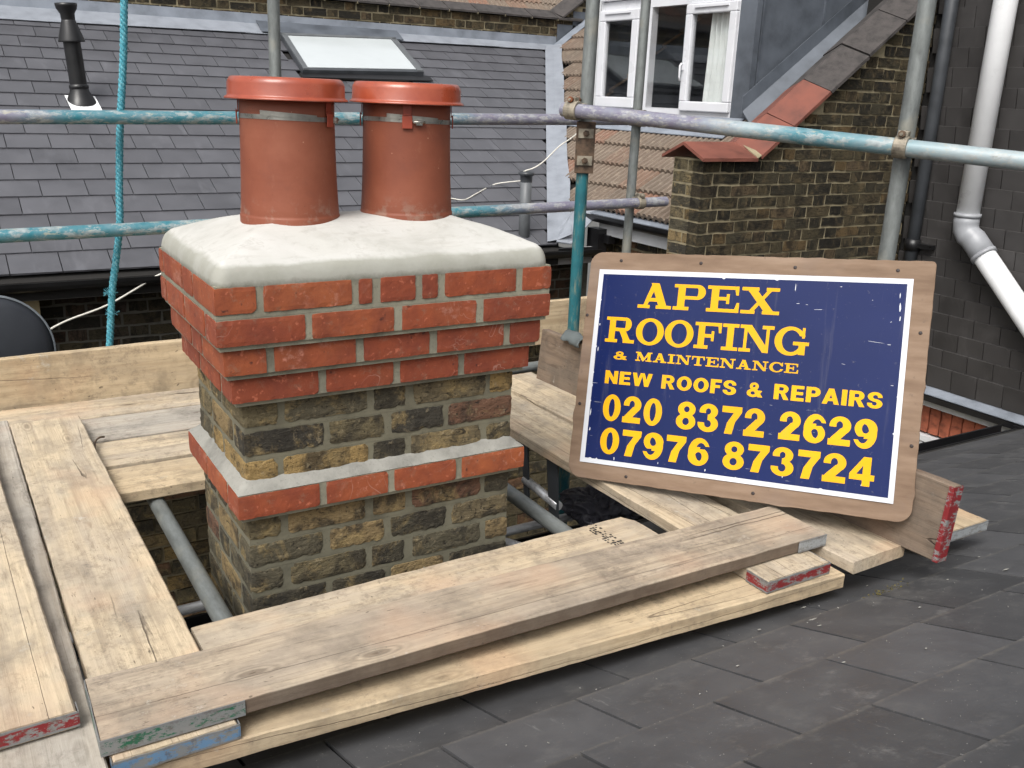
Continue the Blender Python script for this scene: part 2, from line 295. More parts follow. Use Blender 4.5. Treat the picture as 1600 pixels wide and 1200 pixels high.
simple('ground_concrete', (.10, .10, .095), .9); simple('sandstone', (.40, .33, .20), .9, 0, .2, 10, .5); simple('pink_brick', (.33, .095, .05), .85, 0, .3, 20, .4); simple('black_ink', (.02, .02, .02), .6); simple('screw_dark', (.03, .02, .018), .6); simple('moss', (.09, .075, .02), .95); simple('dust_print', (.125, .123, .118), .9); simple('white_paper', (.7, .7, .7), .6)
m_glass('window_glass')

# ---------------------------------------------------------------- geometry helpers
def link(name, me, mt, parent=None):
    o = bpy.data.objects.new(name, me); C.objects.link(o)
    if mt and not me.materials: me.materials.append(MATS[mt])
    if parent: o.parent = parent
    return o
def empty(name, loc=(0, 0, 0), rot=(0, 0, 0)):
    o = bpy.data.objects.new(name, None); C.objects.link(o); o.location = loc; o.rotation_euler = rot; o.empty_display_size = .05; return o
def tag(o, label, cat, group=None):
    o['label'] = label; o['category'] = cat
    if group: o['group'] = group
    return o
def struct(o): o['kind'] = 'structure'; return o
class MB:
    def __init__(s): s.v = []; s.f = []; s.sm = []
    def add(s, vs, fs, sm=False):
        b = len(s.v); s.v += [tuple(v) for v in vs]; s.f += [tuple(i + b for i in f) for f in fs]; s.sm += [sm] * len(fs); return s
    def box(s, x0, x1, y0, y1, z0, z1, M=None):
        vs = [Vector((x, y, z)) for z in (z0, z1) for y in (y0, y1) for x in (x0, x1)]
        if M: vs = [M @ v for v in vs]
        return s.add(vs, [(0, 2, 3, 1), (4, 5, 7, 6), (0, 1, 5, 4), (2, 6, 7, 3), (0, 4, 6, 2), (1, 3, 7, 5)])
    def prism(s, pts, ext, M=None):      # pts: planar 3D polygon, ext: extrusion vector
        n = len(pts); vs = [Vector(p) for p in pts] + [Vector(p) + Vector(ext) for p in pts]
        if M: vs = [M @ v for v in vs]
        return s.add(vs, [tuple(range(n))[::-1], tuple(range(n, 2 * n))] + [(i, (i + 1) % n, n + (i + 1) % n, n + i) for i in range(n)])
    def tube(s, path, r, seg=12, cap=True, rf=None):
        path = [Vector(p) for p in path]; n = len(path); vs = []; fr = None
        for i, p in enumerate(path):
            d = (path[min(i + 1, n - 1)] - path[max(i - 1, 0)]).normalized()
            if fr is None: u = d.orthogonal().normalized()
            else: u = (fr - d * fr.dot(d)).normalized()
            fr = u; v = d.cross(u); rr = rf(i) if rf else r
            vs += [p + (u * math.cos(2 * PI * k / seg) + v * math.sin(2 * PI * k / seg)) * rr for k in range(seg)]
        fs = [(i * seg + k, i * seg + (k + 1) % seg, (i + 1) * seg + (k + 1) % seg, (i + 1) * seg + k) for i in range(n - 1) for k in range(seg)]
        s.add(vs, fs, True)
        if cap:
            b = len(s.v) - len(vs); s.f += [tuple(b + k for k in range(seg))[::-1], tuple(b + (n - 1) * seg + k for k in range(seg))]; s.sm += [False, False]
        return s
    def lathe(s, prof, seg=48, c=(0, 0, 0), sm=True, a0=0, a1=2 * PI):
        full = abs(a1 - a0 - 2 * PI) < 1e-6; k_ = seg if full else seg + 1
        vs = [(c[0] + r * math.cos(a0 + (a1 - a0) * k / seg), c[1] + r * math.sin(a0 + (a1 - a0) * k / seg), c[2] + z) for r, z in prof for k in range(k_)]
        fs = [(i * k_ + k, i * k_ + (k + 1) % k_, (i + 1) * k_ + (k + 1) % k_, (i + 1) * k_ + k) for i in range(len(prof) - 1) for k in range(seg)]
        return s.add(vs, fs, sm)
    def mesh(s, name):
        me = bpy.data.meshes.new(name); me.from_pydata(s.v, [], s.f); me.polygons.foreach_set('use_smooth', s.sm); me.update(); return me
    def build(s, name, mt, parent=None): return link(name, s.mesh(name), mt, parent)
def B(x0, x1, y0, y1, z0, z1, name, mt, parent=None): return MB().box(x0, x1, y0, y1, z0, z1).build(name, mt, parent)
def bevel(o, w_=.002, seg=2, ang=40):
    bm = bmesh.new(); bm.from_mesh(o.data)
    ed = [e for e in bm.edges if len(e.link_faces) == 2 and e.calc_face_angle(0) > R(ang)]
    bmesh.ops.bevel(bm, geom=ed, offset=w_, segments=seg, affect='EDGES', profile=.5); bm.to_mesh(o.data); bm.free(); return o
def pix(p):
    q = Vector(p) - CAM; x, y, z = q.dot(RX), q.dot(RY), q.dot(RZ)
    return (800 + FPX * x / z, 600 + FPX * y / z, z) if z > .05 else (9e9, 9e9, z)
def seen(p, mgx=260, mgy=160):
    u, v, z = pix(p); return z > .05 and -mgx < u < 1600 + mgx and -mgy < v < 1200 + mgy
def rough_block(name, lx, ly, lz, seed, amp=.0012, cuts=(6, 3, 2), edge=.0022, mt=None):
    """brick-like block centred on 0 with worn edges and uneven faces"""
    nx, ny, nz = cuts; vs = {}; V = []; F = []
    def vid(i, j, k):
        if (i, j, k) not in vs: vs[(i, j, k)] = len(V); V.append(Vector(((i / nx - .5) * lx, (j / ny - .5) * ly, (k / nz - .5) * lz)))
        return vs[(i, j, k)]
    for i in range(nx):
        for j in range(ny):
            F.append((vid(i, j, 0), vid(i, j + 1, 0), vid(i + 1, j + 1, 0), vid(i + 1, j, 0))); F.append((vid(i, j, nz), vid(i + 1, j, nz), vid(i + 1, j + 1, nz), vid(i, j + 1, nz)))
    for i in range(nx):
        for k in range(nz):
            F.append((vid(i, 0, k), vid(i + 1, 0, k), vid(i + 1, 0, k + 1), vid(i, 0, k + 1))); F.append((vid(i, ny, k), vid(i, ny, k + 1), vid(i + 1, ny, k + 1), vid(i + 1, ny, k)))
    for j in range(ny):
        for k in range(nz):
            F.append((vid(0, j, k), vid(0, j, k + 1), vid(0, j + 1, k + 1), vid(0, j + 1, k))); F.append((vid(nx, j, k), vid(nx, j + 1, k), vid(nx, j + 1, k + 1), vid(nx, j, k + 1)))
    for (i, j, k), a in vs.items():
        v = V[a]; ex = (i in (0, nx)) + (j in (0, ny)) + (k in (0, nz))
        q = mn.noise_vector(v * 38 + Vector((seed * 7.7, seed * 3.1, seed))) * amp + mn.noise_vector(v * 110 + Vector((seed, 5, seed * 2))) * amp * .7
        if ex >= 2:
            pull = edge * (.4 + abs(mn.noise(v * 60 + Vector((seed, 0, 9)))) * 1.5 + max(0, mn.noise(v * 170 + Vector((seed, 4, 9)))) * 1.2) * (ex - 1)
            q -= Vector(((i in (0, nx)) * math.copysign(1, v.x), (j in (0, ny)) * math.copysign(1, v.y), (k in (0, nz)) * math.copysign(1, v.z))) * pull
        V[a] = v + q
    me = bpy.data.meshes.new(name); me.from_pydata(V, [], F)
    if mt: me.materials.append(MATS[mt])
    return me
def pieces(name, parent, mats, mt, meshes, limit=292, keep=lambda p: True):
    """mats: list of (matrix_world, size). The ones showing largest become objects, the rest one joined part."""
    meshes = [q.copy() for q in meshes]
    for q in meshes: q.name = name; q.materials.clear(); q.materials.append(MATS[mt])
    org = Matrix.Translation(parent.location) if parent.type == 'EMPTY' else parent.matrix_basis
    inv = org.inverted(); L = []
    for i, (M, sz) in enumerate(mats):
        u, v, z = pix(M.translation); inside = z > .05 and -40 < u < 1640 and -40 < v < 1240
        L.append(((sz / max(z, .1)) ** 2 * (1000 if inside else 1), i, M))
    L.sort(key=lambda t: -t[0]); rest = MB()
    for n, (a, i, M) in enumerate(L):
        me = meshes[i % len(meshes)]
        if n < limit:
            o = bpy.data.objects.new(name, me); C.objects.link(o)
            if not me.materials: me.materials.append(MATS[mt])
            o.parent = parent; o.matrix_local = inv @ M
        else:
            MM = inv @ M; rest.add([MM @ v.co for v in me.vertices], [tuple(p.vertices) for p in me.polygons])
    if rest.v:
        o = rest.build(name + '_remainder', mt, parent); o['kind'] = 'stuff'
def unit_bricks(n, amp=.02, mt=None, seed=0):
    out = []
    for s in range(n):
        bm = bmesh.new(); bmesh.ops.create_cube(bm, size=1)
        bmesh.ops.subdivide_edges(bm, edges=[e for e in bm.edges if abs(e.verts[0].co.x - e.verts[1].co.x) > .5], cuts=1)
        rr = random.Random(s + seed)
        for v in bm.verts: v.co += Vector((rr.uniform(-1, 1) * amp, rr.uniform(-.3, .3) * amp, rr.uniform(-1, 1) * amp * 2.2))
        me = bpy.data.meshes.new('brick'); bm.to_mesh(me); bm.free(); out.append(me)
    return out
def brick_courses(x0, x1, z0, z1, top=None, pitch=.075, step=.2275, rnd=None, jit=.004, flemish=True, bot=None):
    """bricks on a vertical face: list of (xc, zc, lx, lz)"""
    rnd = rnd or random.Random(3); out = []; k = 0; z = z0
    while z < z1:
        x = x0 - (0 if k % 2 else .170) - rnd.uniform(0, .03); i = 0
        while x < x1:
            L = (.215 if i % 2 else .1025) if flemish else .215; i += 1
            a, b_ = max(x, x0), min(x + L, x1)
            if b_ - a > .03 and (top is None or z + .065 < top((a + b_) / 2)) : out.append(((a + b_) / 2, z + .0325, b_ - a, .064 + rnd.uniform(-jit, jit)))
            x += L + .0125
        z += pitch; k += 1
    return out
SLAB={"A":[1.42,[[[0.003,0.0],[0.003,0.13],[0.248,0.132],[0.533,0.924],[0.503,1.0],[0.841,0.998],[1.213,0.132],[1.42,0.128],[1.42,0.003],[1.416,0.0],[0.782,0.0],[0.78,0.128],[0.873,0.132],[0.812,0.27],[0.474,0.27],[0.415,0.132],[0.52,0.128],[0.52,0.003],[0.516,0.0]],[[0.532,0.411],[0.641,0.671],[0.753,0.412]]]],"P":[1.3,[[[0.003,0.0],[0.001,0.128],[0.17,0.132],[0.17,0.87],[0.003,0.87],[0.001,0.999],[1.007,0.998],[1.082,0.982],[1.149,0.953],[1.207,0.91],[1.253,0.858],[1.281,0.807],[1.296,0.753],[1.3,0.699],[1.292,0.645],[1.271,0.591],[1.241,0.545],[1.199,0.502],[1.146,0.466],[1.07,0.434],[0.991,0.421],[0.47,0.42],[0.47,0.132],[0.657,0.13],[0.657,0.0]],[[0.47,0.553],[0.47,0.87],[0.966,0.87],[0.977,0.862],[0.995,0.795],[1.0,0.691],[0.99,0.595],[0.981,0.566],[0.97,0.551]]]],"R":[1.46,[[[0.003,0.0],[0.001,0.128],[0.17,0.132],[0.17,0.87],[0.003,0.87],[0.001,0.999],[0.991,0.998],[1.062,0.983],[1.124,0.957],[1.178,0.919],[1.222,0.87],[1.254,0.812],[1.269,0.745],[1.265,0.678],[1.244,0.616],[1.205,0.557],[1.153,0.512],[1.091,0.477],[1.013,0.453],[1.237,0.132],[1.46,0.128],[1.457,0.0],[0.903,0.0],[0.899,0.126],[0.692,0.449],[0.474,0.45],[0.47,0.449],[0.47,0.132],[0.62,0.128],[0.62,0.003]],[[0.47,0.582],[0.47,0.87],[0.953,0.87],[0.957,0.866],[0.967,0.807],[0.97,0.707],[0.965,0.616],[0.953,0.58]]]],"E":[1.3,[[[0.003,0.0],[0.001,0.128],[0.17,0.132],[0.17,0.87],[0.003,0.87],[0.001,0.999],[1.25,0.999],[1.249,0.661],[1.15,0.662],[1.103,0.87],[0.47,0.87],[0.47,0.582],[0.474,0.58],[0.778,0.58],[0.781,0.699],[0.899,0.7],[0.9,0.695],[0.899,0.32],[0.782,0.32],[0.778,0.45],[0.47,0.449],[0.47,0.132],[1.128,0.131],[1.2,0.378],[1.299,0.379],[1.299,0.001]]]],"F":[1.22,[[[0.003,0.0],[0.001,0.128],[0.17,0.132],[0.17,0.87],[0.003,0.87],[0.001,0.999],[1.22,0.999],[1.22,0.624],[1.216,0.62],[1.112,0.62],[1.066,0.867],[1.062,0.87],[0.47,0.87],[0.47,0.562],[0.778,0.56],[0.78,0.678],[0.9,0.678],[0.899,0.301],[0.782,0.3],[0.778,0.43],[0.47,0.428],[0.47,0.132],[0.657,0.13],[0.657,0.0]]]],"X":[1.5,[[[0.003,0.0],[0.001,0.128],[0.349,0.13],[0.613,0.445],[0.245,0.868],[0.003,0.87],[0.001,0.999],[0.657,1.0],[0.66,0.874],[0.657,0.87],[0.616,0.87],[0.617,0.866],[0.795,0.661],[0.97,0.87],[0.941,0.87],[0.941,1.0],[1.45,0.999],[1.449,0.87],[1.141,0.868],[0.885,0.557],[1.257,0.13],[1.499,0.129],[1.499,0.001],[0.841,0.001],[0.84,0.128],[0.885,0.132],[0.703,0.341],[0.53,0.132],[0.56,0.128],[0.557,0.0]]]],"O":[1.36,[[[0.595,-0.026],[0.453,0.0],[0.32,0.05],[0.203,0.122],[0.153,0.165],[0.109,0.212],[0.073,0.262],[0.044,0.312],[0.022,0.366],[0.007,0.424],[0.0,0.482],[0.002,0.541],[0.012,0.599],[0.029,0.653],[0.054,0.707],[0.087,0.759],[0.126,0.807],[0.173,0.853],[0.282,0.93],[0.412,0.987],[0.553,1.021],[0.699,1.03],[0.845,1.014],[0.982,0.975],[1.082,0.927],[1.172,0.866],[1.245,0.795],[1.303,0.712],[1.342,0.62],[1.359,0.528],[1.355,0.437],[1.33,0.345],[1.287,0.261],[1.224,0.182],[1.145,0.113],[1.049,0.055],[0.945,0.012],[0.832,-0.016],[0.716,-0.029]],[[0.632,0.103],[0.562,0.121],[0.495,0.153],[0.437,0.199],[0.389,0.253],[0.35,0.32],[0.324,0.391],[0.311,0.466],[0.312,0.545],[0.327,0.62],[0.355,0.691],[0.397,0.757],[0.448,0.812],[0.507,0.854],[0.574,0.883],[0.645,0.898],[0.716,0.898],[0.788,0.882],[0.857,0.851],[0.917,0.807],[0.969,0.749],[1.009,0.682],[1.035,0.612],[1.049,0.532],[1.047,0.453],[1.031,0.374],[1.002,0.303],[0.962,0.241],[0.907,0.185],[0.845,0.142],[0.778,0.114],[0.707,0.101]]]],"I":[0.74,[[[0.003,0.0],[0.001,0.128],[0.22,0.132],[0.22,0.87],[0.003,0.87],[0.001,0.999],[0.739,0.999],[0.737,0.87],[0.52,0.87],[0.52,0.132],[0.737,0.13],[0.74,0.003]]]],"N":[1.5,[[[0.003,0.0],[0.001,0.128],[0.19,0.132],[0.19,0.866],[0.187,0.87],[0.003,0.87],[0.001,0.999],[0.499,1.0],[1.17,0.274],[1.17,0.87],[0.982,0.87],[0.981,0.999],[1.5,0.999],[1.499,0.87],[1.312,0.87],[1.31,0.866],[1.307,0.0],[1.057,0.003],[0.332,0.774],[0.33,0.132],[0.52,0.128],[0.52,0.003]]]],"C":[1.3,[[[0.595,-0.026],[0.516,-0.014],[0.437,0.005],[0.362,0.032],[0.291,0.065],[0.228,0.104],[0.17,0.149],[0.12,0.199],[0.078,0.253],[0.045,0.31],[0.021,0.37],[0.006,0.432],[0.0,0.495],[0.004,0.557],[0.018,0.62],[0.042,0.682],[0.074,0.741],[0.15,0.832],[0.249,0.91],[0.366,0.97],[0.495,1.01],[0.578,1.024],[0.666,1.03],[0.753,1.027],[0.837,1.016],[0.916,0.997],[0.995,0.97],[1.07,0.934],[1.137,0.893],[1.141,1.0],[1.259,0.999],[1.26,0.778],[1.308,0.703],[1.261,0.699],[1.257,0.62],[1.141,0.62],[1.139,0.699],[1.066,0.701],[1.007,0.778],[0.937,0.836],[0.853,0.877],[0.762,0.898],[0.703,0.9],[0.649,0.894],[0.595,0.88],[0.545,0.86],[0.498,0.832],[0.454,0.799],[0.416,0.76],[0.383,0.716],[0.344,0.637],[0.324,0.553],[0.321,0.466],[0.339,0.378],[0.374,0.299],[0.426,0.228],[0.494,0.17],[0.57,0.129],[0.632,0.11],[0.695,0.101],[0.762,0.102],[0.824,0.114],[0.907,0.147],[0.979,0.195],[1.041,0.261],[1.087,0.339],[1.327,0.337],[1.291,0.267],[1.244,0.203],[1.199,0.101],[1.166,0.129],[1.099,0.083],[1.024,0.043],[0.944,0.012],[0.857,-0.012],[0.728,-0.029]]]],"G":[1.48,[[[0.595,-0.026],[0.516,-0.014],[0.437,0.005],[0.362,0.032],[0.291,0.065],[0.228,0.104],[0.17,0.149],[0.12,0.199],[0.078,0.253],[0.044,0.312],[0.019,0.374],[0.005,0.437],[0.0,0.499],[0.005,0.562],[0.019,0.624],[0.044,0.687],[0.077,0.745],[0.153,0.835],[0.253,0.913],[0.37,0.972],[0.503,1.012],[0.591,1.025],[0.678,1.03],[0.766,1.026],[0.853,1.012],[0.937,0.991],[1.016,0.961],[1.091,0.922],[1.157,0.877],[1.161,0.999],[1.278,1.0],[1.28,0.749],[1.308,0.703],[1.281,0.699],[1.278,0.62],[1.162,0.62],[1.159,0.699],[1.066,0.701],[1.011,0.774],[0.941,0.834],[0.857,0.876],[0.766,0.897],[0.712,0.9],[0.657,0.895],[0.603,0.883],[0.553,0.864],[0.503,0.836],[0.459,0.803],[0.42,0.765],[0.387,0.721],[0.344,0.637],[0.322,0.541],[0.324,0.445],[0.35,0.349],[0.396,0.266],[0.462,0.195],[0.545,0.14],[0.637,0.109],[0.695,0.101],[0.753,0.101],[0.812,0.111],[0.87,0.129],[0.92,0.154],[0.97,0.188],[1.014,0.228],[1.05,0.274],[1.049,0.359],[0.801,0.362],[0.803,0.49],[1.48,0.487],[1.478,0.36],[1.33,0.357],[1.328,0.02],[1.053,0.02],[1.049,0.054],[0.941,0.011],[0.828,-0.017],[0.712,-0.029]]]],"M":[1.75,[[[0.003,0.0],[0.001,0.128],[0.19,0.132],[0.19,0.866],[0.187,0.87],[0.003,0.87],[0.001,0.999],[0.499,1.0],[0.92,0.345],[1.249,0.912],[1.251,0.999],[1.75,0.999],[1.749,0.87],[1.582,0.87],[1.58,0.866],[1.58,0.132],[1.749,0.129],[1.749,0.001],[1.1,0.003],[1.101,0.128],[1.28,0.132],[1.278,0.569],[0.882,0.003],[0.724,0.0],[0.739,0.032],[0.737,0.037],[0.332,0.668],[0.33,0.132],[0.52,0.128],[0.52,0.003]]]],"T":[1.3,[[[0.282,0.0],[0.282,0.13],[0.5,0.132],[0.499,0.87],[0.174,0.87],[0.111,0.624],[0.107,0.62],[0.003,0.62],[0.001,0.999],[1.3,0.999],[1.299,0.62],[1.191,0.62],[1.124,0.87],[0.803,0.87],[0.8,0.866],[0.8,0.132],[1.02,0.128],[1.02,0.003]]]]}
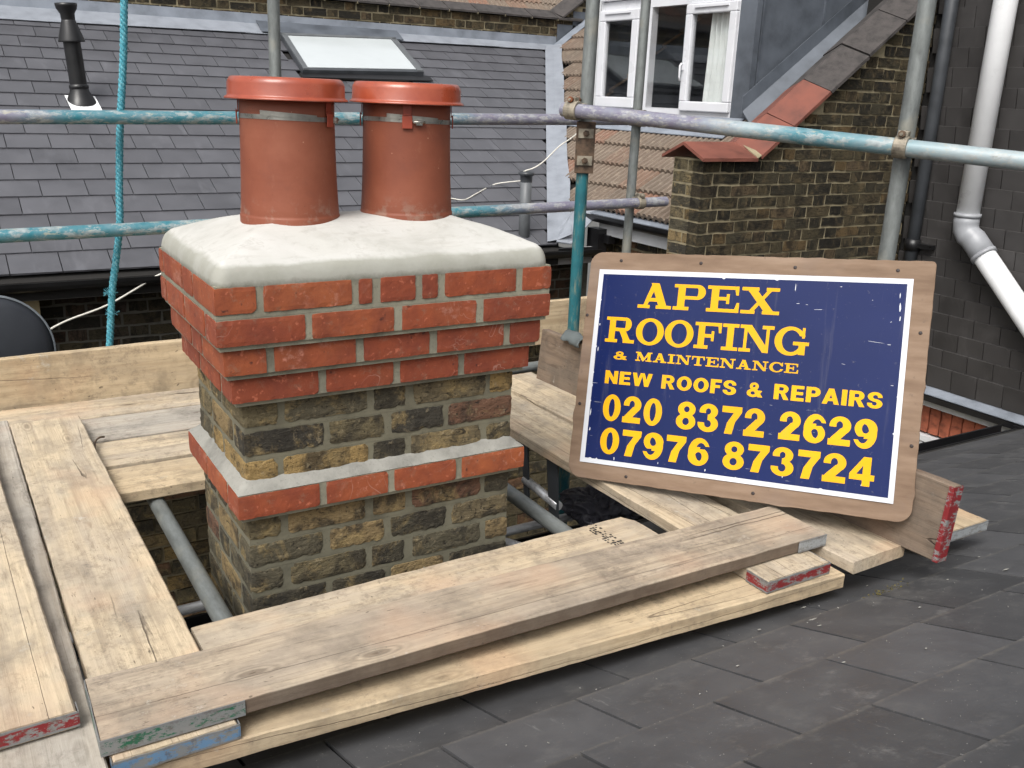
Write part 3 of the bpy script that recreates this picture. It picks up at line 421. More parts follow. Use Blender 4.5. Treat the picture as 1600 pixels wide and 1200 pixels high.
SANS={"0":[0.76,[[[0.353,-0.014],[0.282,0.002],[0.212,0.038],[0.149,0.091],[0.096,0.157],[0.053,0.237],[0.022,0.328],[0.004,0.424],[0.0,0.524],[0.011,0.624],[0.035,0.716],[0.073,0.803],[0.122,0.878],[0.182,0.94],[0.247,0.982],[0.316,1.008],[0.391,1.015],[0.466,1.002],[0.537,0.969],[0.603,0.917],[0.659,0.849],[0.705,0.766],[0.738,0.674],[0.756,0.574],[0.76,0.474],[0.748,0.374],[0.723,0.278],[0.684,0.191],[0.632,0.115],[0.57,0.054],[0.503,0.013],[0.428,-0.011]],[[0.366,0.157],[0.344,0.17],[0.322,0.195],[0.284,0.278],[0.261,0.395],[0.255,0.524],[0.267,0.649],[0.295,0.753],[0.315,0.795],[0.337,0.824],[0.357,0.839],[0.382,0.845],[0.407,0.837],[0.432,0.813],[0.454,0.778],[0.472,0.732],[0.498,0.616],[0.505,0.478],[0.492,0.345],[0.461,0.237],[0.438,0.195],[0.416,0.169],[0.391,0.156]]]],"6":[0.76,[[[0.345,-0.014],[0.253,0.005],[0.173,0.041],[0.102,0.095],[0.048,0.162],[0.018,0.224],[0.002,0.291],[0.0,0.345],[0.008,0.399],[0.001,0.474],[0.002,0.549],[0.016,0.645],[0.045,0.737],[0.087,0.82],[0.14,0.891],[0.203,0.948],[0.274,0.989],[0.349,1.011],[0.424,1.014],[0.478,1.005],[0.528,0.988],[0.577,0.962],[0.622,0.928],[0.664,0.887],[0.703,0.837],[0.734,0.782],[0.76,0.724],[0.757,0.72],[0.612,0.72],[0.575,0.774],[0.537,0.809],[0.491,0.831],[0.445,0.834],[0.399,0.819],[0.353,0.783],[0.316,0.732],[0.286,0.666],[0.362,0.675],[0.428,0.672],[0.421,0.603],[0.424,0.6],[0.603,0.608],[0.624,0.594],[0.684,0.537],[0.729,0.466],[0.755,0.387],[0.759,0.307],[0.747,0.241],[0.72,0.176],[0.681,0.12],[0.628,0.069],[0.566,0.029],[0.487,-0.003],[0.424,-0.014]],[[0.428,0.169],[0.362,0.201],[0.304,0.291],[0.272,0.387],[0.287,0.423],[0.312,0.456],[0.341,0.477],[0.374,0.489],[0.424,0.484],[0.466,0.458],[0.499,0.412],[0.517,0.357],[0.519,0.295],[0.501,0.232],[0.485,0.203],[0.462,0.178],[0.445,0.166]]]],"9":[0.76,[[[0.328,-0.013],[0.274,-0.003],[0.224,0.016],[0.178,0.041],[0.132,0.076],[0.091,0.119],[0.056,0.166],[0.024,0.22],[-0.001,0.278],[0.149,0.279],[0.183,0.228],[0.223,0.191],[0.266,0.17],[0.312,0.166],[0.362,0.181],[0.406,0.216],[0.443,0.266],[0.473,0.332],[0.391,0.325],[0.328,0.328],[0.337,0.4],[0.157,0.392],[0.133,0.407],[0.074,0.466],[0.03,0.537],[0.005,0.616],[0.001,0.695],[0.014,0.762],[0.041,0.826],[0.081,0.882],[0.133,0.932],[0.195,0.971],[0.274,1.003],[0.337,1.014],[0.416,1.013],[0.503,0.996],[0.587,0.96],[0.657,0.906],[0.713,0.837],[0.742,0.774],[0.758,0.707],[0.76,0.653],[0.753,0.599],[0.76,0.524],[0.758,0.445],[0.742,0.349],[0.713,0.257],[0.67,0.174],[0.615,0.103],[0.553,0.049],[0.482,0.01],[0.407,-0.011]],[[0.353,0.511],[0.312,0.528],[0.28,0.557],[0.254,0.603],[0.242,0.653],[0.242,0.707],[0.256,0.762],[0.282,0.806],[0.316,0.834],[0.349,0.825],[0.387,0.802],[0.4,0.799],[0.4,0.791],[0.431,0.753],[0.457,0.707],[0.489,0.612],[0.466,0.566],[0.435,0.532],[0.395,0.513]]]],"8":[0.76,[[[0.341,-0.013],[0.27,-0.002],[0.203,0.019],[0.141,0.052],[0.091,0.09],[0.05,0.137],[0.021,0.187],[0.004,0.241],[0.0,0.299],[0.013,0.362],[0.043,0.424],[0.089,0.478],[0.151,0.524],[0.082,0.599],[0.06,0.641],[0.046,0.682],[0.04,0.724],[0.043,0.77],[0.053,0.812],[0.072,0.853],[0.098,0.891],[0.128,0.923],[0.207,0.976],[0.303,1.008],[0.407,1.014],[0.499,0.997],[0.582,0.96],[0.649,0.906],[0.697,0.837],[0.711,0.799],[0.719,0.757],[0.719,0.716],[0.712,0.673],[0.677,0.599],[0.609,0.524],[0.675,0.474],[0.724,0.412],[0.753,0.341],[0.76,0.27],[0.748,0.212],[0.721,0.153],[0.682,0.103],[0.628,0.057],[0.566,0.023],[0.495,-0.001],[0.42,-0.013]],[[0.353,0.153],[0.307,0.173],[0.271,0.212],[0.252,0.262],[0.253,0.312],[0.273,0.362],[0.307,0.397],[0.353,0.417],[0.403,0.418],[0.449,0.399],[0.487,0.362],[0.507,0.312],[0.507,0.257],[0.486,0.207],[0.449,0.171],[0.403,0.152]],[[0.353,0.628],[0.316,0.646],[0.286,0.678],[0.271,0.72],[0.273,0.762],[0.291,0.799],[0.324,0.83],[0.366,0.844],[0.407,0.842],[0.445,0.824],[0.475,0.791],[0.489,0.749],[0.487,0.707],[0.469,0.67],[0.437,0.641],[0.395,0.626]]]],"3":[0.76,[[[0.332,-0.014],[0.262,-0.003],[0.191,0.019],[0.129,0.049],[0.077,0.087],[0.034,0.132],[0.003,0.182],[-0.015,0.237],[-0.02,0.295],[-0.018,0.319],[-0.013,0.32],[0.232,0.32],[0.232,0.262],[0.251,0.212],[0.291,0.171],[0.341,0.151],[0.378,0.151],[0.416,0.163],[0.449,0.187],[0.472,0.216],[0.486,0.253],[0.49,0.291],[0.483,0.328],[0.467,0.362],[0.441,0.391],[0.412,0.409],[0.378,0.419],[0.34,0.42],[0.34,0.62],[0.377,0.624],[0.407,0.641],[0.432,0.67],[0.448,0.712],[0.445,0.77],[0.433,0.799],[0.417,0.82],[0.387,0.842],[0.353,0.85],[0.32,0.845],[0.287,0.824],[0.265,0.795],[0.252,0.757],[0.251,0.72],[0.265,0.674],[0.262,0.67],[0.02,0.67],[0.012,0.707],[0.012,0.766],[0.028,0.824],[0.059,0.878],[0.107,0.928],[0.166,0.968],[0.232,0.996],[0.303,1.011],[0.378,1.015],[0.474,1.0],[0.562,0.964],[0.632,0.911],[0.684,0.841],[0.701,0.799],[0.709,0.757],[0.709,0.716],[0.702,0.674],[0.686,0.632],[0.663,0.595],[0.598,0.528],[0.668,0.478],[0.721,0.416],[0.752,0.345],[0.76,0.274],[0.749,0.216],[0.723,0.157],[0.682,0.106],[0.628,0.06],[0.563,0.024],[0.491,-0.0],[0.412,-0.013]]]],"2":[0.76,[[[0.003,0.0],[0.0,0.216],[0.003,0.22],[0.07,0.22],[0.1,0.27],[0.42,0.62],[0.453,0.615],[0.468,0.649],[0.475,0.691],[0.467,0.753],[0.441,0.803],[0.399,0.836],[0.374,0.844],[0.349,0.844],[0.324,0.838],[0.299,0.823],[0.278,0.802],[0.261,0.774],[0.245,0.712],[0.253,0.64],[0.016,0.64],[0.01,0.687],[0.015,0.745],[0.03,0.795],[0.055,0.845],[0.099,0.902],[0.157,0.949],[0.224,0.985],[0.295,1.006],[0.37,1.015],[0.449,1.009],[0.524,0.989],[0.591,0.957],[0.632,0.928],[0.67,0.892],[0.7,0.853],[0.723,0.812],[0.74,0.766],[0.748,0.72],[0.749,0.67],[0.742,0.624],[0.718,0.557],[0.683,0.503],[0.607,0.433],[0.42,0.22],[0.757,0.22],[0.76,0.003]]]],"7":[0.74,[[[0.141,0.003],[0.22,0.399],[0.438,0.766],[0.437,0.77],[0.003,0.77],[0.001,0.999],[0.739,0.999],[0.739,0.799],[0.52,0.449],[0.431,0.003]]]],"4":[0.8,[[[0.424,0.0],[0.42,0.003],[0.42,0.199],[0.003,0.2],[0.0,0.399],[0.42,1.0],[0.67,0.999],[0.67,0.403],[0.8,0.399],[0.8,0.203],[0.67,0.199],[0.67,0.003],[0.666,0.0]],[[0.224,0.401],[0.42,0.699],[0.42,0.403]]]],"N":[0.86,[[[0.003,0.0],[0.001,0.999],[0.27,1.0],[0.587,0.463],[0.59,0.999],[0.859,0.999],[0.857,0.0],[0.591,0.0],[0.27,0.541],[0.27,0.003]]]],"E":[0.74,[[[0.003,0.0],[0.001,0.999],[0.72,0.999],[0.72,0.791],[0.291,0.789],[0.291,0.601],[0.679,0.599],[0.68,0.403],[0.291,0.4],[0.29,0.212],[0.737,0.21],[0.74,0.003]]]],"W":[1.3,[[[0.22,0.001],[0.001,0.999],[0.27,0.999],[0.374,0.514],[0.52,0.999],[0.779,0.999],[0.928,0.516],[1.031,0.999],[1.3,0.999],[1.078,0.0],[0.82,0.001],[0.649,0.769],[0.481,0.003]]]],"P":[0.8,[[[0.003,0.0],[0.001,0.999],[0.482,0.998],[0.581,0.974],[0.668,0.928],[0.716,0.887],[0.753,0.841],[0.779,0.791],[0.795,0.737],[0.8,0.678],[0.793,0.624],[0.775,0.57],[0.745,0.518],[0.711,0.478],[0.667,0.441],[0.62,0.413],[0.566,0.39],[0.47,0.371],[0.291,0.37],[0.287,0.0]],[[0.291,0.57],[0.29,0.799],[0.445,0.8],[0.47,0.793],[0.495,0.775],[0.52,0.737],[0.53,0.687],[0.521,0.637],[0.495,0.595],[0.47,0.577],[0.445,0.57]]]],"R":[0.88,[[[0.003,0.0],[0.001,0.999],[0.516,0.998],[0.612,0.975],[0.699,0.928],[0.756,0.874],[0.795,0.812],[0.817,0.741],[0.818,0.666],[0.798,0.595],[0.758,0.528],[0.702,0.474],[0.631,0.432],[0.878,0.003],[0.582,0.0],[0.387,0.395],[0.382,0.4],[0.291,0.4],[0.29,0.003]],[[0.291,0.59],[0.291,0.809],[0.478,0.81],[0.501,0.803],[0.521,0.787],[0.543,0.745],[0.55,0.691],[0.538,0.641],[0.512,0.604],[0.478,0.59]]]],"O":[0.96,[[[0.445,-0.014],[0.353,0.003],[0.266,0.039],[0.187,0.092],[0.118,0.162],[0.063,0.245],[0.025,0.337],[0.004,0.432],[0.001,0.532],[0.016,0.632],[0.049,0.727],[0.098,0.812],[0.162,0.885],[0.238,0.945],[0.324,0.987],[0.416,1.01],[0.507,1.014],[0.603,0.998],[0.691,0.963],[0.77,0.91],[0.84,0.841],[0.896,0.757],[0.934,0.666],[0.956,0.566],[0.959,0.466],[0.943,0.366],[0.909,0.27],[0.861,0.187],[0.795,0.111],[0.719,0.053],[0.632,0.012],[0.541,-0.011]],[[0.453,0.203],[0.416,0.216],[0.382,0.238],[0.352,0.27],[0.324,0.312],[0.304,0.357],[0.289,0.412],[0.281,0.466],[0.281,0.524],[0.287,0.578],[0.301,0.632],[0.321,0.682],[0.347,0.724],[0.377,0.757],[0.412,0.782],[0.449,0.796],[0.487,0.8],[0.528,0.791],[0.566,0.771],[0.599,0.741],[0.63,0.699],[0.654,0.649],[0.67,0.595],[0.679,0.537],[0.679,0.474],[0.672,0.416],[0.656,0.357],[0.633,0.307],[0.605,0.266],[0.57,0.232],[0.532,0.211],[0.495,0.201]]]],"F":[0.68,[[[0.003,0.0],[0.001,0.999],[0.678,1.0],[0.678,0.79],[0.29,0.787],[0.291,0.601],[0.6,0.599],[0.599,0.401],[0.291,0.4],[0.29,0.003]]]],"S":[0.82,[[[0.37,-0.014],[0.291,-0.002],[0.216,0.021],[0.149,0.054],[0.091,0.097],[0.045,0.148],[0.015,0.203],[0.001,0.262],[0.003,0.32],[0.262,0.32],[0.264,0.262],[0.291,0.212],[0.337,0.181],[0.395,0.17],[0.428,0.175],[0.457,0.187],[0.482,0.206],[0.502,0.228],[0.514,0.253],[0.52,0.282],[0.518,0.312],[0.508,0.341],[0.482,0.374],[0.445,0.399],[0.412,0.408],[0.302,0.42],[0.303,0.432],[0.299,0.435],[0.202,0.466],[0.118,0.516],[0.07,0.563],[0.035,0.616],[0.015,0.674],[0.01,0.732],[0.021,0.791],[0.047,0.845],[0.087,0.896],[0.141,0.94],[0.203,0.975],[0.274,0.999],[0.349,1.012],[0.428,1.014],[0.507,1.004],[0.578,0.982],[0.645,0.95],[0.701,0.907],[0.745,0.858],[0.774,0.803],[0.789,0.745],[0.787,0.682],[0.549,0.68],[0.546,0.741],[0.52,0.787],[0.496,0.807],[0.47,0.821],[0.412,0.83],[0.378,0.824],[0.351,0.812],[0.328,0.795],[0.307,0.77],[0.296,0.745],[0.29,0.716],[0.292,0.687],[0.303,0.657],[0.329,0.624],[0.366,0.601],[0.424,0.585],[0.499,0.578],[0.57,0.561],[0.641,0.533],[0.703,0.495],[0.753,0.449],[0.791,0.395],[0.814,0.337],[0.82,0.274],[0.808,0.212],[0.778,0.153],[0.736,0.103],[0.678,0.058],[0.612,0.024],[0.532,-0.001],[0.453,-0.013]]]],"A":[0.96,[[[0.003,0.0],[0.34,0.999],[0.62,0.999],[0.957,0.001],[0.682,0.0],[0.616,0.2],[0.345,0.2],[0.278,0.0]],[[0.403,0.381],[0.478,0.62],[0.558,0.382]]]],"I":[0.29,[[[0.003,0.0],[0.0,0.995],[0.003,1.0],[0.287,1.0],[0.29,0.003]]]],"&":[1.0,[[[0.341,-0.013],[0.266,-0.002],[0.199,0.019],[0.14,0.049],[0.087,0.089],[0.045,0.135],[0.017,0.187],[0.002,0.241],[0.001,0.295],[0.024,0.37],[0.047,0.407],[0.076,0.441],[0.153,0.499],[0.245,0.537],[0.212,0.571],[0.184,0.612],[0.165,0.653],[0.153,0.699],[0.15,0.749],[0.156,0.795],[0.17,0.841],[0.192,0.882],[0.245,0.943],[0.312,0.985],[0.387,1.007],[0.466,1.008],[0.537,0.99],[0.602,0.953],[0.653,0.903],[0.69,0.841],[0.709,0.766],[0.705,0.691],[0.679,0.616],[0.632,0.553],[0.703,0.445],[0.707,0.445],[0.719,0.478],[0.724,0.479],[0.949,0.449],[0.831,0.253],[0.998,0.003],[0.682,0.0],[0.641,0.063],[0.578,0.027],[0.503,0.0],[0.424,-0.013]],[[0.349,0.153],[0.296,0.174],[0.258,0.212],[0.241,0.257],[0.247,0.307],[0.275,0.349],[0.324,0.38],[0.382,0.39],[0.441,0.378],[0.453,0.37],[0.52,0.262],[0.512,0.229],[0.487,0.192],[0.449,0.166],[0.399,0.151]],[[0.391,0.661],[0.366,0.68],[0.347,0.712],[0.34,0.749],[0.346,0.787],[0.366,0.82],[0.391,0.84],[0.424,0.85],[0.457,0.845],[0.487,0.828],[0.51,0.795],[0.52,0.757],[0.516,0.72]]]]}
# ---------------------------------------------------------------- ground and foreground roof
g = MB().add([(-150, -150, -6), (150, -150, -6), (150, 150, -6), (-150, 150, -6)], [(0, 1, 2, 3)]).build('ground', 'ground_concrete'); struct(g)
TH = R(20.764); RS = math.tan(TH)
def roofz(y): return -.015 - RS * (y + 2.14779)
nr = tag(empty('slate_roof', (1, -.6, roofz(-.6))), 'dark slate roof sloping away in the foreground, dusty slates under the scaffold boards', 'roof')
MB().add([(-3.5, -4.2, roofz(-4.2) - .012), (5.38, -4.2, roofz(-4.2) - .012), (5.38, 1.11, roofz(1.11) - .012), (-3.5, 1.11, roofz(1.11) - .012)] +
         [(-3.5, -4.2, roofz(-4.2) - .09), (5.38, -4.2, roofz(-4.2) - .09), (5.38, 1.11, roofz(1.11) - .09), (-3.5, 1.11, roofz(1.11) - .09)],
         [(0, 1, 2, 3), (7, 6, 5, 4), (0, 4, 5, 1), (1, 5, 6, 2), (2, 6, 7, 3), (3, 7, 4, 0)]).build('roof_underlay', 'roof_void', nr)
nr.children[0].matrix_local = Matrix.Translation(-nr.location)
def slate_mesh(wd, ln, th, seed, jit=.0012):
    rr = random.Random(seed); bm = bmesh.new(); bmesh.ops.create_cube(bm, size=1)
    for v in bm.verts: v.co = Vector((v.co.x * wd, v.co.y * ln, v.co.z * th))
    tails = [e for e in bm.edges if all(v.co.y > 0 for v in e.verts) and abs(e.verts[0].co.x - e.verts[1].co.x) > .1]
    bmesh.ops.subdivide_edges(bm, edges=tails, cuts=5)
    for v in bm.verts:
        if v.co.y > 0: v.co.y += rr.uniform(-1, 1) * jit; v.co.x += rr.uniform(-1, 1) * jit * .4
    me = bpy.data.meshes.new('slate'); bm.to_mesh(me); bm.free(); return me
SLT = [slate_mesh(.3225, .280, .0085, s) for s in range(5)]
L = []; EXP = .2410; rnd = random.Random(5)
A3 = Matrix.Rotation(-TH, 4, 'X')
for k in range(-14, 8):
    yt = -.731 + EXP * k                       # tail line of this course
    if yt > 1.13: continue
    off = (.6702 if (k % 2) else .6702 + .1653) + rnd.uniform(-.004, .004)
    n = -14
    for n in range(-14, 18):
        xc = off + .3306 * n + .1653
        ctr = Vector((xc, yt - .129, roofz(yt - .129) + .0015))
        if xc > 5.22 or xc < -3.3 or not seen(ctr, 500, 500): continue
        M = Matrix.Translation(ctr) @ A3 @ Matrix.Rotation(R(1.95 + rnd.uniform(-.25, .25)), 4, 'X') @ Matrix.Rotation(R(rnd.uniform(-.3, .3)), 4, 'Z')
        L.append((M, .27))
pieces('slate', nr, L, 'foreground_slate', SLT)
gt = MB()
for y0, y1, z0, z1 in ((1.12, 1.132, -.1, -.01), (1.12, 1.24, -.112, -.1), (1.228, 1.24, -.1, -.02)):
    gt.box(-1.5, 5.37, y0, y1, roofz(1.12) + z0, roofz(1.12) + z1)
o = gt.build('gutter', 'black_plastic', nr); o.matrix_local = Matrix.Translation(-nr.location)
# small snail-like mortar splashes and chalk scuffs lying on the slates
def blob(x, y, rx, ry, seed, h=.002):
    rr = random.Random(seed); mb = MB(); n = 14; z = lambda px, py: roofz(py) + .0105
    ring = []
    for i in range(n):
        a = 2 * PI * i / n; k = rr.uniform(.6, 1.15); px, py = x + rx * k * math.cos(a), y + ry * k * math.sin(a); ring.append((px, py, z(px, py)))
    mb.add(ring + [(x, y, z(x, y) + h)], [(i, (i + 1) % n, n) for i in range(n)]); return mb
spl = MB()
for i, (x, y, a, b_) in enumerate(((1.05, -.885, .02, .007), (1.12, -.80, .012, .004), (1.02, -.93, .007, .005), (1.62, -.99, .016, .005), (1.48, -.93, .005, .004), (.93, -.84, .006, .004), (1.35, -.80, .004, .003), (1.24, -1.02, .005, .004), (.85, -1.13, .006, .004), (1.72, -.86, .005, .003), (1.9, -.7, .005, .003), (.72, -.98, .005, .004), (1.0, -1.2, .004, .003), (1.55, -1.22, .004, .003))):
    q = blob(-.557 + (x + .557) * 1.113, -2.148 + (y + 2.148) * 1.113, a, b_, i); spl.add(q.v, q.f)
o = spl.build('mortar_splash', 'grey_mortar', nr); o.matrix_local = Matrix.Translation(-nr.location); o['kind'] = 'stuff'

# ---------------------------------------------------------------- slate-roofed house behind
T24 = math.tan(R(24)); SZ = lambda y: -.295 + T24 * (y - 3.5)
hs_ = tag(empty('terraced_house', (1.5, 3.6, -6)), 'terraced house behind the chimney with a wide grey slate roof and skylight', 'house')
def part(o, par):
    o.matrix_local = (Matrix.Translation(par.location)).inverted(); o.parent = par; o.matrix_parent_inverse = Matrix(); return o
def pb(mb, name, mt, par): return part(mb.build(name, mt), par)
VL = lambda y: 3.195 + (y - 3.582) * .612
pb(MB().prism([(-4.6, 3.46, SZ(3.46) - .03), (VL(3.46) + .1, 3.46, SZ(3.46) - .03), (VL(6.95) + .12, 6.95, SZ(6.95) - .03), (-4.6, 6.95, SZ(6.95) - .03)], (0, 0, -.1)), 'roof_underlay', 'roof_void', hs_)
FS = [slate_mesh(.2550, .235, .011, 50 + s, .0008) for s in range(4)]
for me in FS:
    for v in me.vertices: v.co.y = -v.co.y
    me.flip_normals()
L = []; rnd = random.Random(11); A24 = Matrix.Rotation(R(24), 4, 'X')
FSx = {}
for k in range(18):
    yt = 3.49 + .185 * k
    off = -.033 if k % 2 == 0 else .097
    for n in range(-18, 22):
        x0 = off + .26 * n; x1 = x0 + .26; xr = VL(yt + .09) + .03
        if x0 > xr - .03 or x1 < -4.55: continue
        xc = (x0 + min(x1, xr)) / 2; wd = (min(x1, xr) - x0) / .26
        if 2.16 < xc < 3.44 and 5.88 < yt + .1 < 6.75: 
            if 2.28 < xc < 3.32: continue
        yc = yt + .107
        M = Matrix.Translation((xc, yc, SZ(yc) - .006)) @ A24 @ Matrix.Rotation(R(-2.6 + rnd.uniform(-.3, .3)), 4, 'X') @ Matrix.Diagonal((wd, 1, 1, 1))
        L.append((M, .25 * wd))
pieces('slate', hs_, L, 'house_slate', FS, limit=296)
# lead apron and upstand along the top
ap = MB(); up = MB(); rr = random.Random(2)
xs = [-4.6, .45, 1.95, 3.4, 4.6, 5.35]
for i in range(5):
    a, b_ = xs[i], xs[i + 1] + .04; dz = .004 * (i % 2)
    y0 = 6.66 + .035 * (max(a, -1.5) + 1.5) / 1.5
    y1 = 6.66 + .035 * (b_ + 1.5) / 1.5
    ap.prism([(a, y0, SZ(y0) + .012 + dz), (b_, y1, SZ(y1) + .012 + dz), (b_, 6.94, SZ(6.94) + .02 + dz), (a, 6.94, SZ(6.94) + .02 + dz)], (0, 0, .004))
    up.prism([(a, 6.932 - dz, SZ(6.94) + .01), (b_, 6.932 - dz, SZ(6.94) + .01), (b_, 6.942 - dz, SZ(6.94) + .105), (a, 6.942 - dz, SZ(6.94) + .105)], (0, .004, 0))
pb(ap, 'lead_apron', 'pale_lead', hs_); pb(up, 'lead_upstand', 'lead', hs_)
# valley lining
v0, v1 = Vector((3.27, 3.50, -.31)), Vector((5.33, 6.86, 1.185))
vm = MB(); n = 10; rr = random.Random(4)
for i in range(n):
    t0, t1 = i / n, (i + 1) / n
    def vv(t, side):
        yy = 3.50 + t * 3.4; xl = VL(yy) + .0
        wv = .010 * math.sin(t * 40) if side == 2 else 0
        return [Vector((xl, yy, SZ(yy) + .016)), Vector((xl + .085, yy - .02, SZ(yy) + .030)), Vector((xl + .17 + wv, yy - .06, -.26 + .718 * (xl + .17 - 3.34) + .055))][side]
    vm.add([vv(t0, 0), vv(t0, 1), vv(t1, 1), vv(t1, 0)], [(0, 1, 2, 3)]); vm.add([vv(t0, 1), vv(t0, 2), vv(t1, 2), vv(t1, 1)], [(0, 1, 2, 3)])
vm.prism([(3.20, 3.47, -.285), (3.31, 3.44, -.30), (3.48, 3.50, -.19), (3.66, 3.56, -.065), (3.55, 3.72, -.03), (3.33, 3.62, -.20)], (0, -.004, .008))
pb(vm, 'valley_lining', 'pale_lead', hs_)
# eaves: gutter, fascia, wall
gm = MB()
sec = [(math.cos(a) * .06, math.sin(a) * .06) for a in [PI + PI * i / 8 for i in range(9)]]; sec2 = [(y * .9, z * .9) for y, z in sec[::-1]]
gm.prism([(-4.6, 3.44 + y, -.335 + z) for y, z in sec + sec2], (8.15, 0, 0))
pb(gm, 'gutter', 'black_plastic', hs_)
pb(MB().box(-4.6, 3.56, 3.506, 3.53, -.455, -.335), 'fascia', 'grey_fascia', hs_)
pb(MB().box(-4.6, 3.56, 3.532, 3.70, -.448, -.43), 'soffit', 'grey_fascia', hs_)
pb(MB().box(-4.6, 3.66, 3.70, 7.2, -6, -.43).box(-4.6, 5.3, 6.97, 7.2, -.5, 1.2), 'wall', 'dark_mortar', hs_)
BRS = []
for s in range(6):
    rr = random.Random(s + 77); bm = bmesh.new(); bmesh.ops.create_cube(bm, size=1)
    bmesh.ops.subdivide_edges(bm, edges=[e for e in bm.edges if abs(e.verts[0].co.x - e.verts[1].co.x) > .5], cuts=2)
    for v in bm.verts: v.co = Vector((v.co.x * .215, v.co.y * .09, v.co.z * .064)) + Vector((rr.uniform(-1, 1) * .004, rr.uniform(-1, 1) * .003, rr.uniform(-1, 1) * .0035 - (.0015 if v.co.z > 0 else -.0015)))
    me = bpy.data.meshes.new('brick'); bm.to_mesh(me); bm.free(); BRS.append(me)
def brick_mats(bl, plane, axis='y', proud=.006, vis=True, filt=None):
    L = []
    for x, z, lx, lz in bl:
        if axis == 'y': c = Vector((x, plane + .045 - proud, z)); M = Matrix.Translation(c) @ Matrix.Diagonal((lx / .215, 1, lz / .064, 1))
        else: c = Vector((plane + .045 - proud, x, z)); M = Matrix.Translation(c) @ Matrix.Rotation(PI / 2, 4, 'Z') @ Matrix.Diagonal((lx / .215, 1, lz / .064, 1))
        if (not vis or seen(c, 150, 120)) and (filt is None or filt(c)): L.append((M, lx))
    return L
pieces('brick', hs_, brick_mats(brick_courses(-1.2, 3.6, -1.5, -.44, step=.2), 3.70), 'darkest_brick', BRS, limit=290)  # darkest mix of the stock brick, on the wall under the eaves
pb(MB().box(-.26, -.16, 3.60, 3.69, -1.2, -.455), 'stone_pier', 'sandstone', hs_)
# skylight as a part with its own pieces
sk = part(MB().prism([(2.205, 5.985, SZ(5.985) + .005), (3.375, 6.06, SZ(6.06) + .005), (3.40, 6.755, SZ(6.755) + .005), (2.245, 6.68, SZ(6.68) + .005)], (0, -.012, .040)).build('skylight', 'charcoal_plastic'), hs_)
o = MB().prism([(x, y - .012, SZ(y) + .047) for x, y in ((2.255, 6.03), (3.315, 6.10), (3.335, 6.71), (2.29, 6.64))], (0, 0, .004)).build('pane', 'sky_and_blind_white'); o.parent = sk  # whitish pane colour stands for the sky's reflection plus a blind behind
fr = MB()
for pts in ([(2.212, 5.99), (2.258, 5.993), (2.292, 6.64), (2.246, 6.68)], [(3.312, 6.058), (3.372, 6.062), (3.398, 6.75), (3.338, 6.71)], [(2.246, 6.642), (3.39, 6.712), (3.398, 6.752), (2.246, 6.68)]):
    fr.prism([(x, y - .012, SZ(y) + .0465) for x, y in pts], (0, 0, .012))
o = fr.build('frame', 'grey_plastic'); o.parent = sk
o = MB().prism([(2.1, 6.745, SZ(6.745) + .03), (3.5, 6.77, SZ(6.77) + .03), (3.5, 6.93, SZ(6.93) + .045), (2.1, 6.93, SZ(6.93) + .045)], (0, 0, .006)).build('head_flashing', 'dark_lead'); o.parent = sk
o = MB().prism([(2.18, 5.90, SZ(5.9) + .02), (3.42, 5.94, SZ(5.94) + .02), (3.42, 6.02, SZ(6.02) + .02), (2.18, 5.98, SZ(5.98) + .02)], (0, 0, .006)).build('sill_flashing', 'black_plastic'); o.parent = sk

# party wall above the slates with dark coping
pw = tag(empty('parapet_wall', (2, 6.95, 1.2)), 'low sooty brick wall with dark angled coping above the slate roof', 'wall')
WT = lambda x: 1.515 if x < 5.42 else 1.515 + .72 * (x - 5.42)
pb(MB().box(-4.6, 5.42, 6.955, 7.17, 1.0, 1.505).prism([(5.42, 6.955, 1.0), (6.9, 6.955, 1.0), (6.9, 6.955, WT(6.9) - .01), (5.42, 6.955, 1.505)], (0, .215, 0)), 'mortar_core', 'old_mortar', pw)
pieces('brick', pw, brick_mats(brick_courses(-4.2, 6.6, 1.215, 2.2, top=WT, rnd=random.Random(9)), 6.955, vis=True), 'dark_stock_brick', BRS, limit=290)
L = []; cm = MB().prism([(0, -.07, 0), (0, .12, .085), (0, .30, 0), (0, .30, -.018), (0, .12, .065), (0, -.07, -.018)], (.318, 0, 0)).mesh('coping_tile')
for i in range(-10, 21): L.append((Matrix.Translation((-1.18 + i * .3285, 6.98, 1.53 + random.uniform(-.003, .003))) if i < 20 else Matrix.Translation((5.39, 6.98, 1.53)), .3))
for i in range(4): L.append((Matrix.Translation((5.44 + i * .27, 6.98, 1.545 + i * .194)) @ Matrix.Rotation(-R(35.7), 4, 'Y'), .3))
pieces('coping_tile', pw, L, 'dark_coping', [cm])
jm = MB()
for i in range(21): x = -1.18 + i * .3285 - .009; jm.prism([(x, 6.912, 1.515), (x, 7.10, 1.604), (x, 7.27, 1.52), (x, 7.27, 1.50), (x, 6.912, 1.50)], (.0075, 0, 0))
pb(jm, 'mortar_joints', 'old_mortar', pw)
tr = MB()
for i in range(5):    # stepped lead soakers where the raked wall meets the tiles
    x = 5.40 + i * .2; z = 1.27 + i * .144
    tr.prism([(x, 6.944, z - .06), (x + .23, 6.944, z + .09), (x + .23, 6.944, z + .20), (x, 6.944, z + .20)], (0, .005, 0))
pb(tr, 'lead_soaker', 'dark_lead', pw)
pb(MB().prism([(5.33, 6.93, 1.235), (6.6, 6.93, 2.145), (6.6, 6.80, 2.145), (5.36, 6.80, 1.235)], (0, 0, .006)), 'lead_flashing', 'lead', pw)

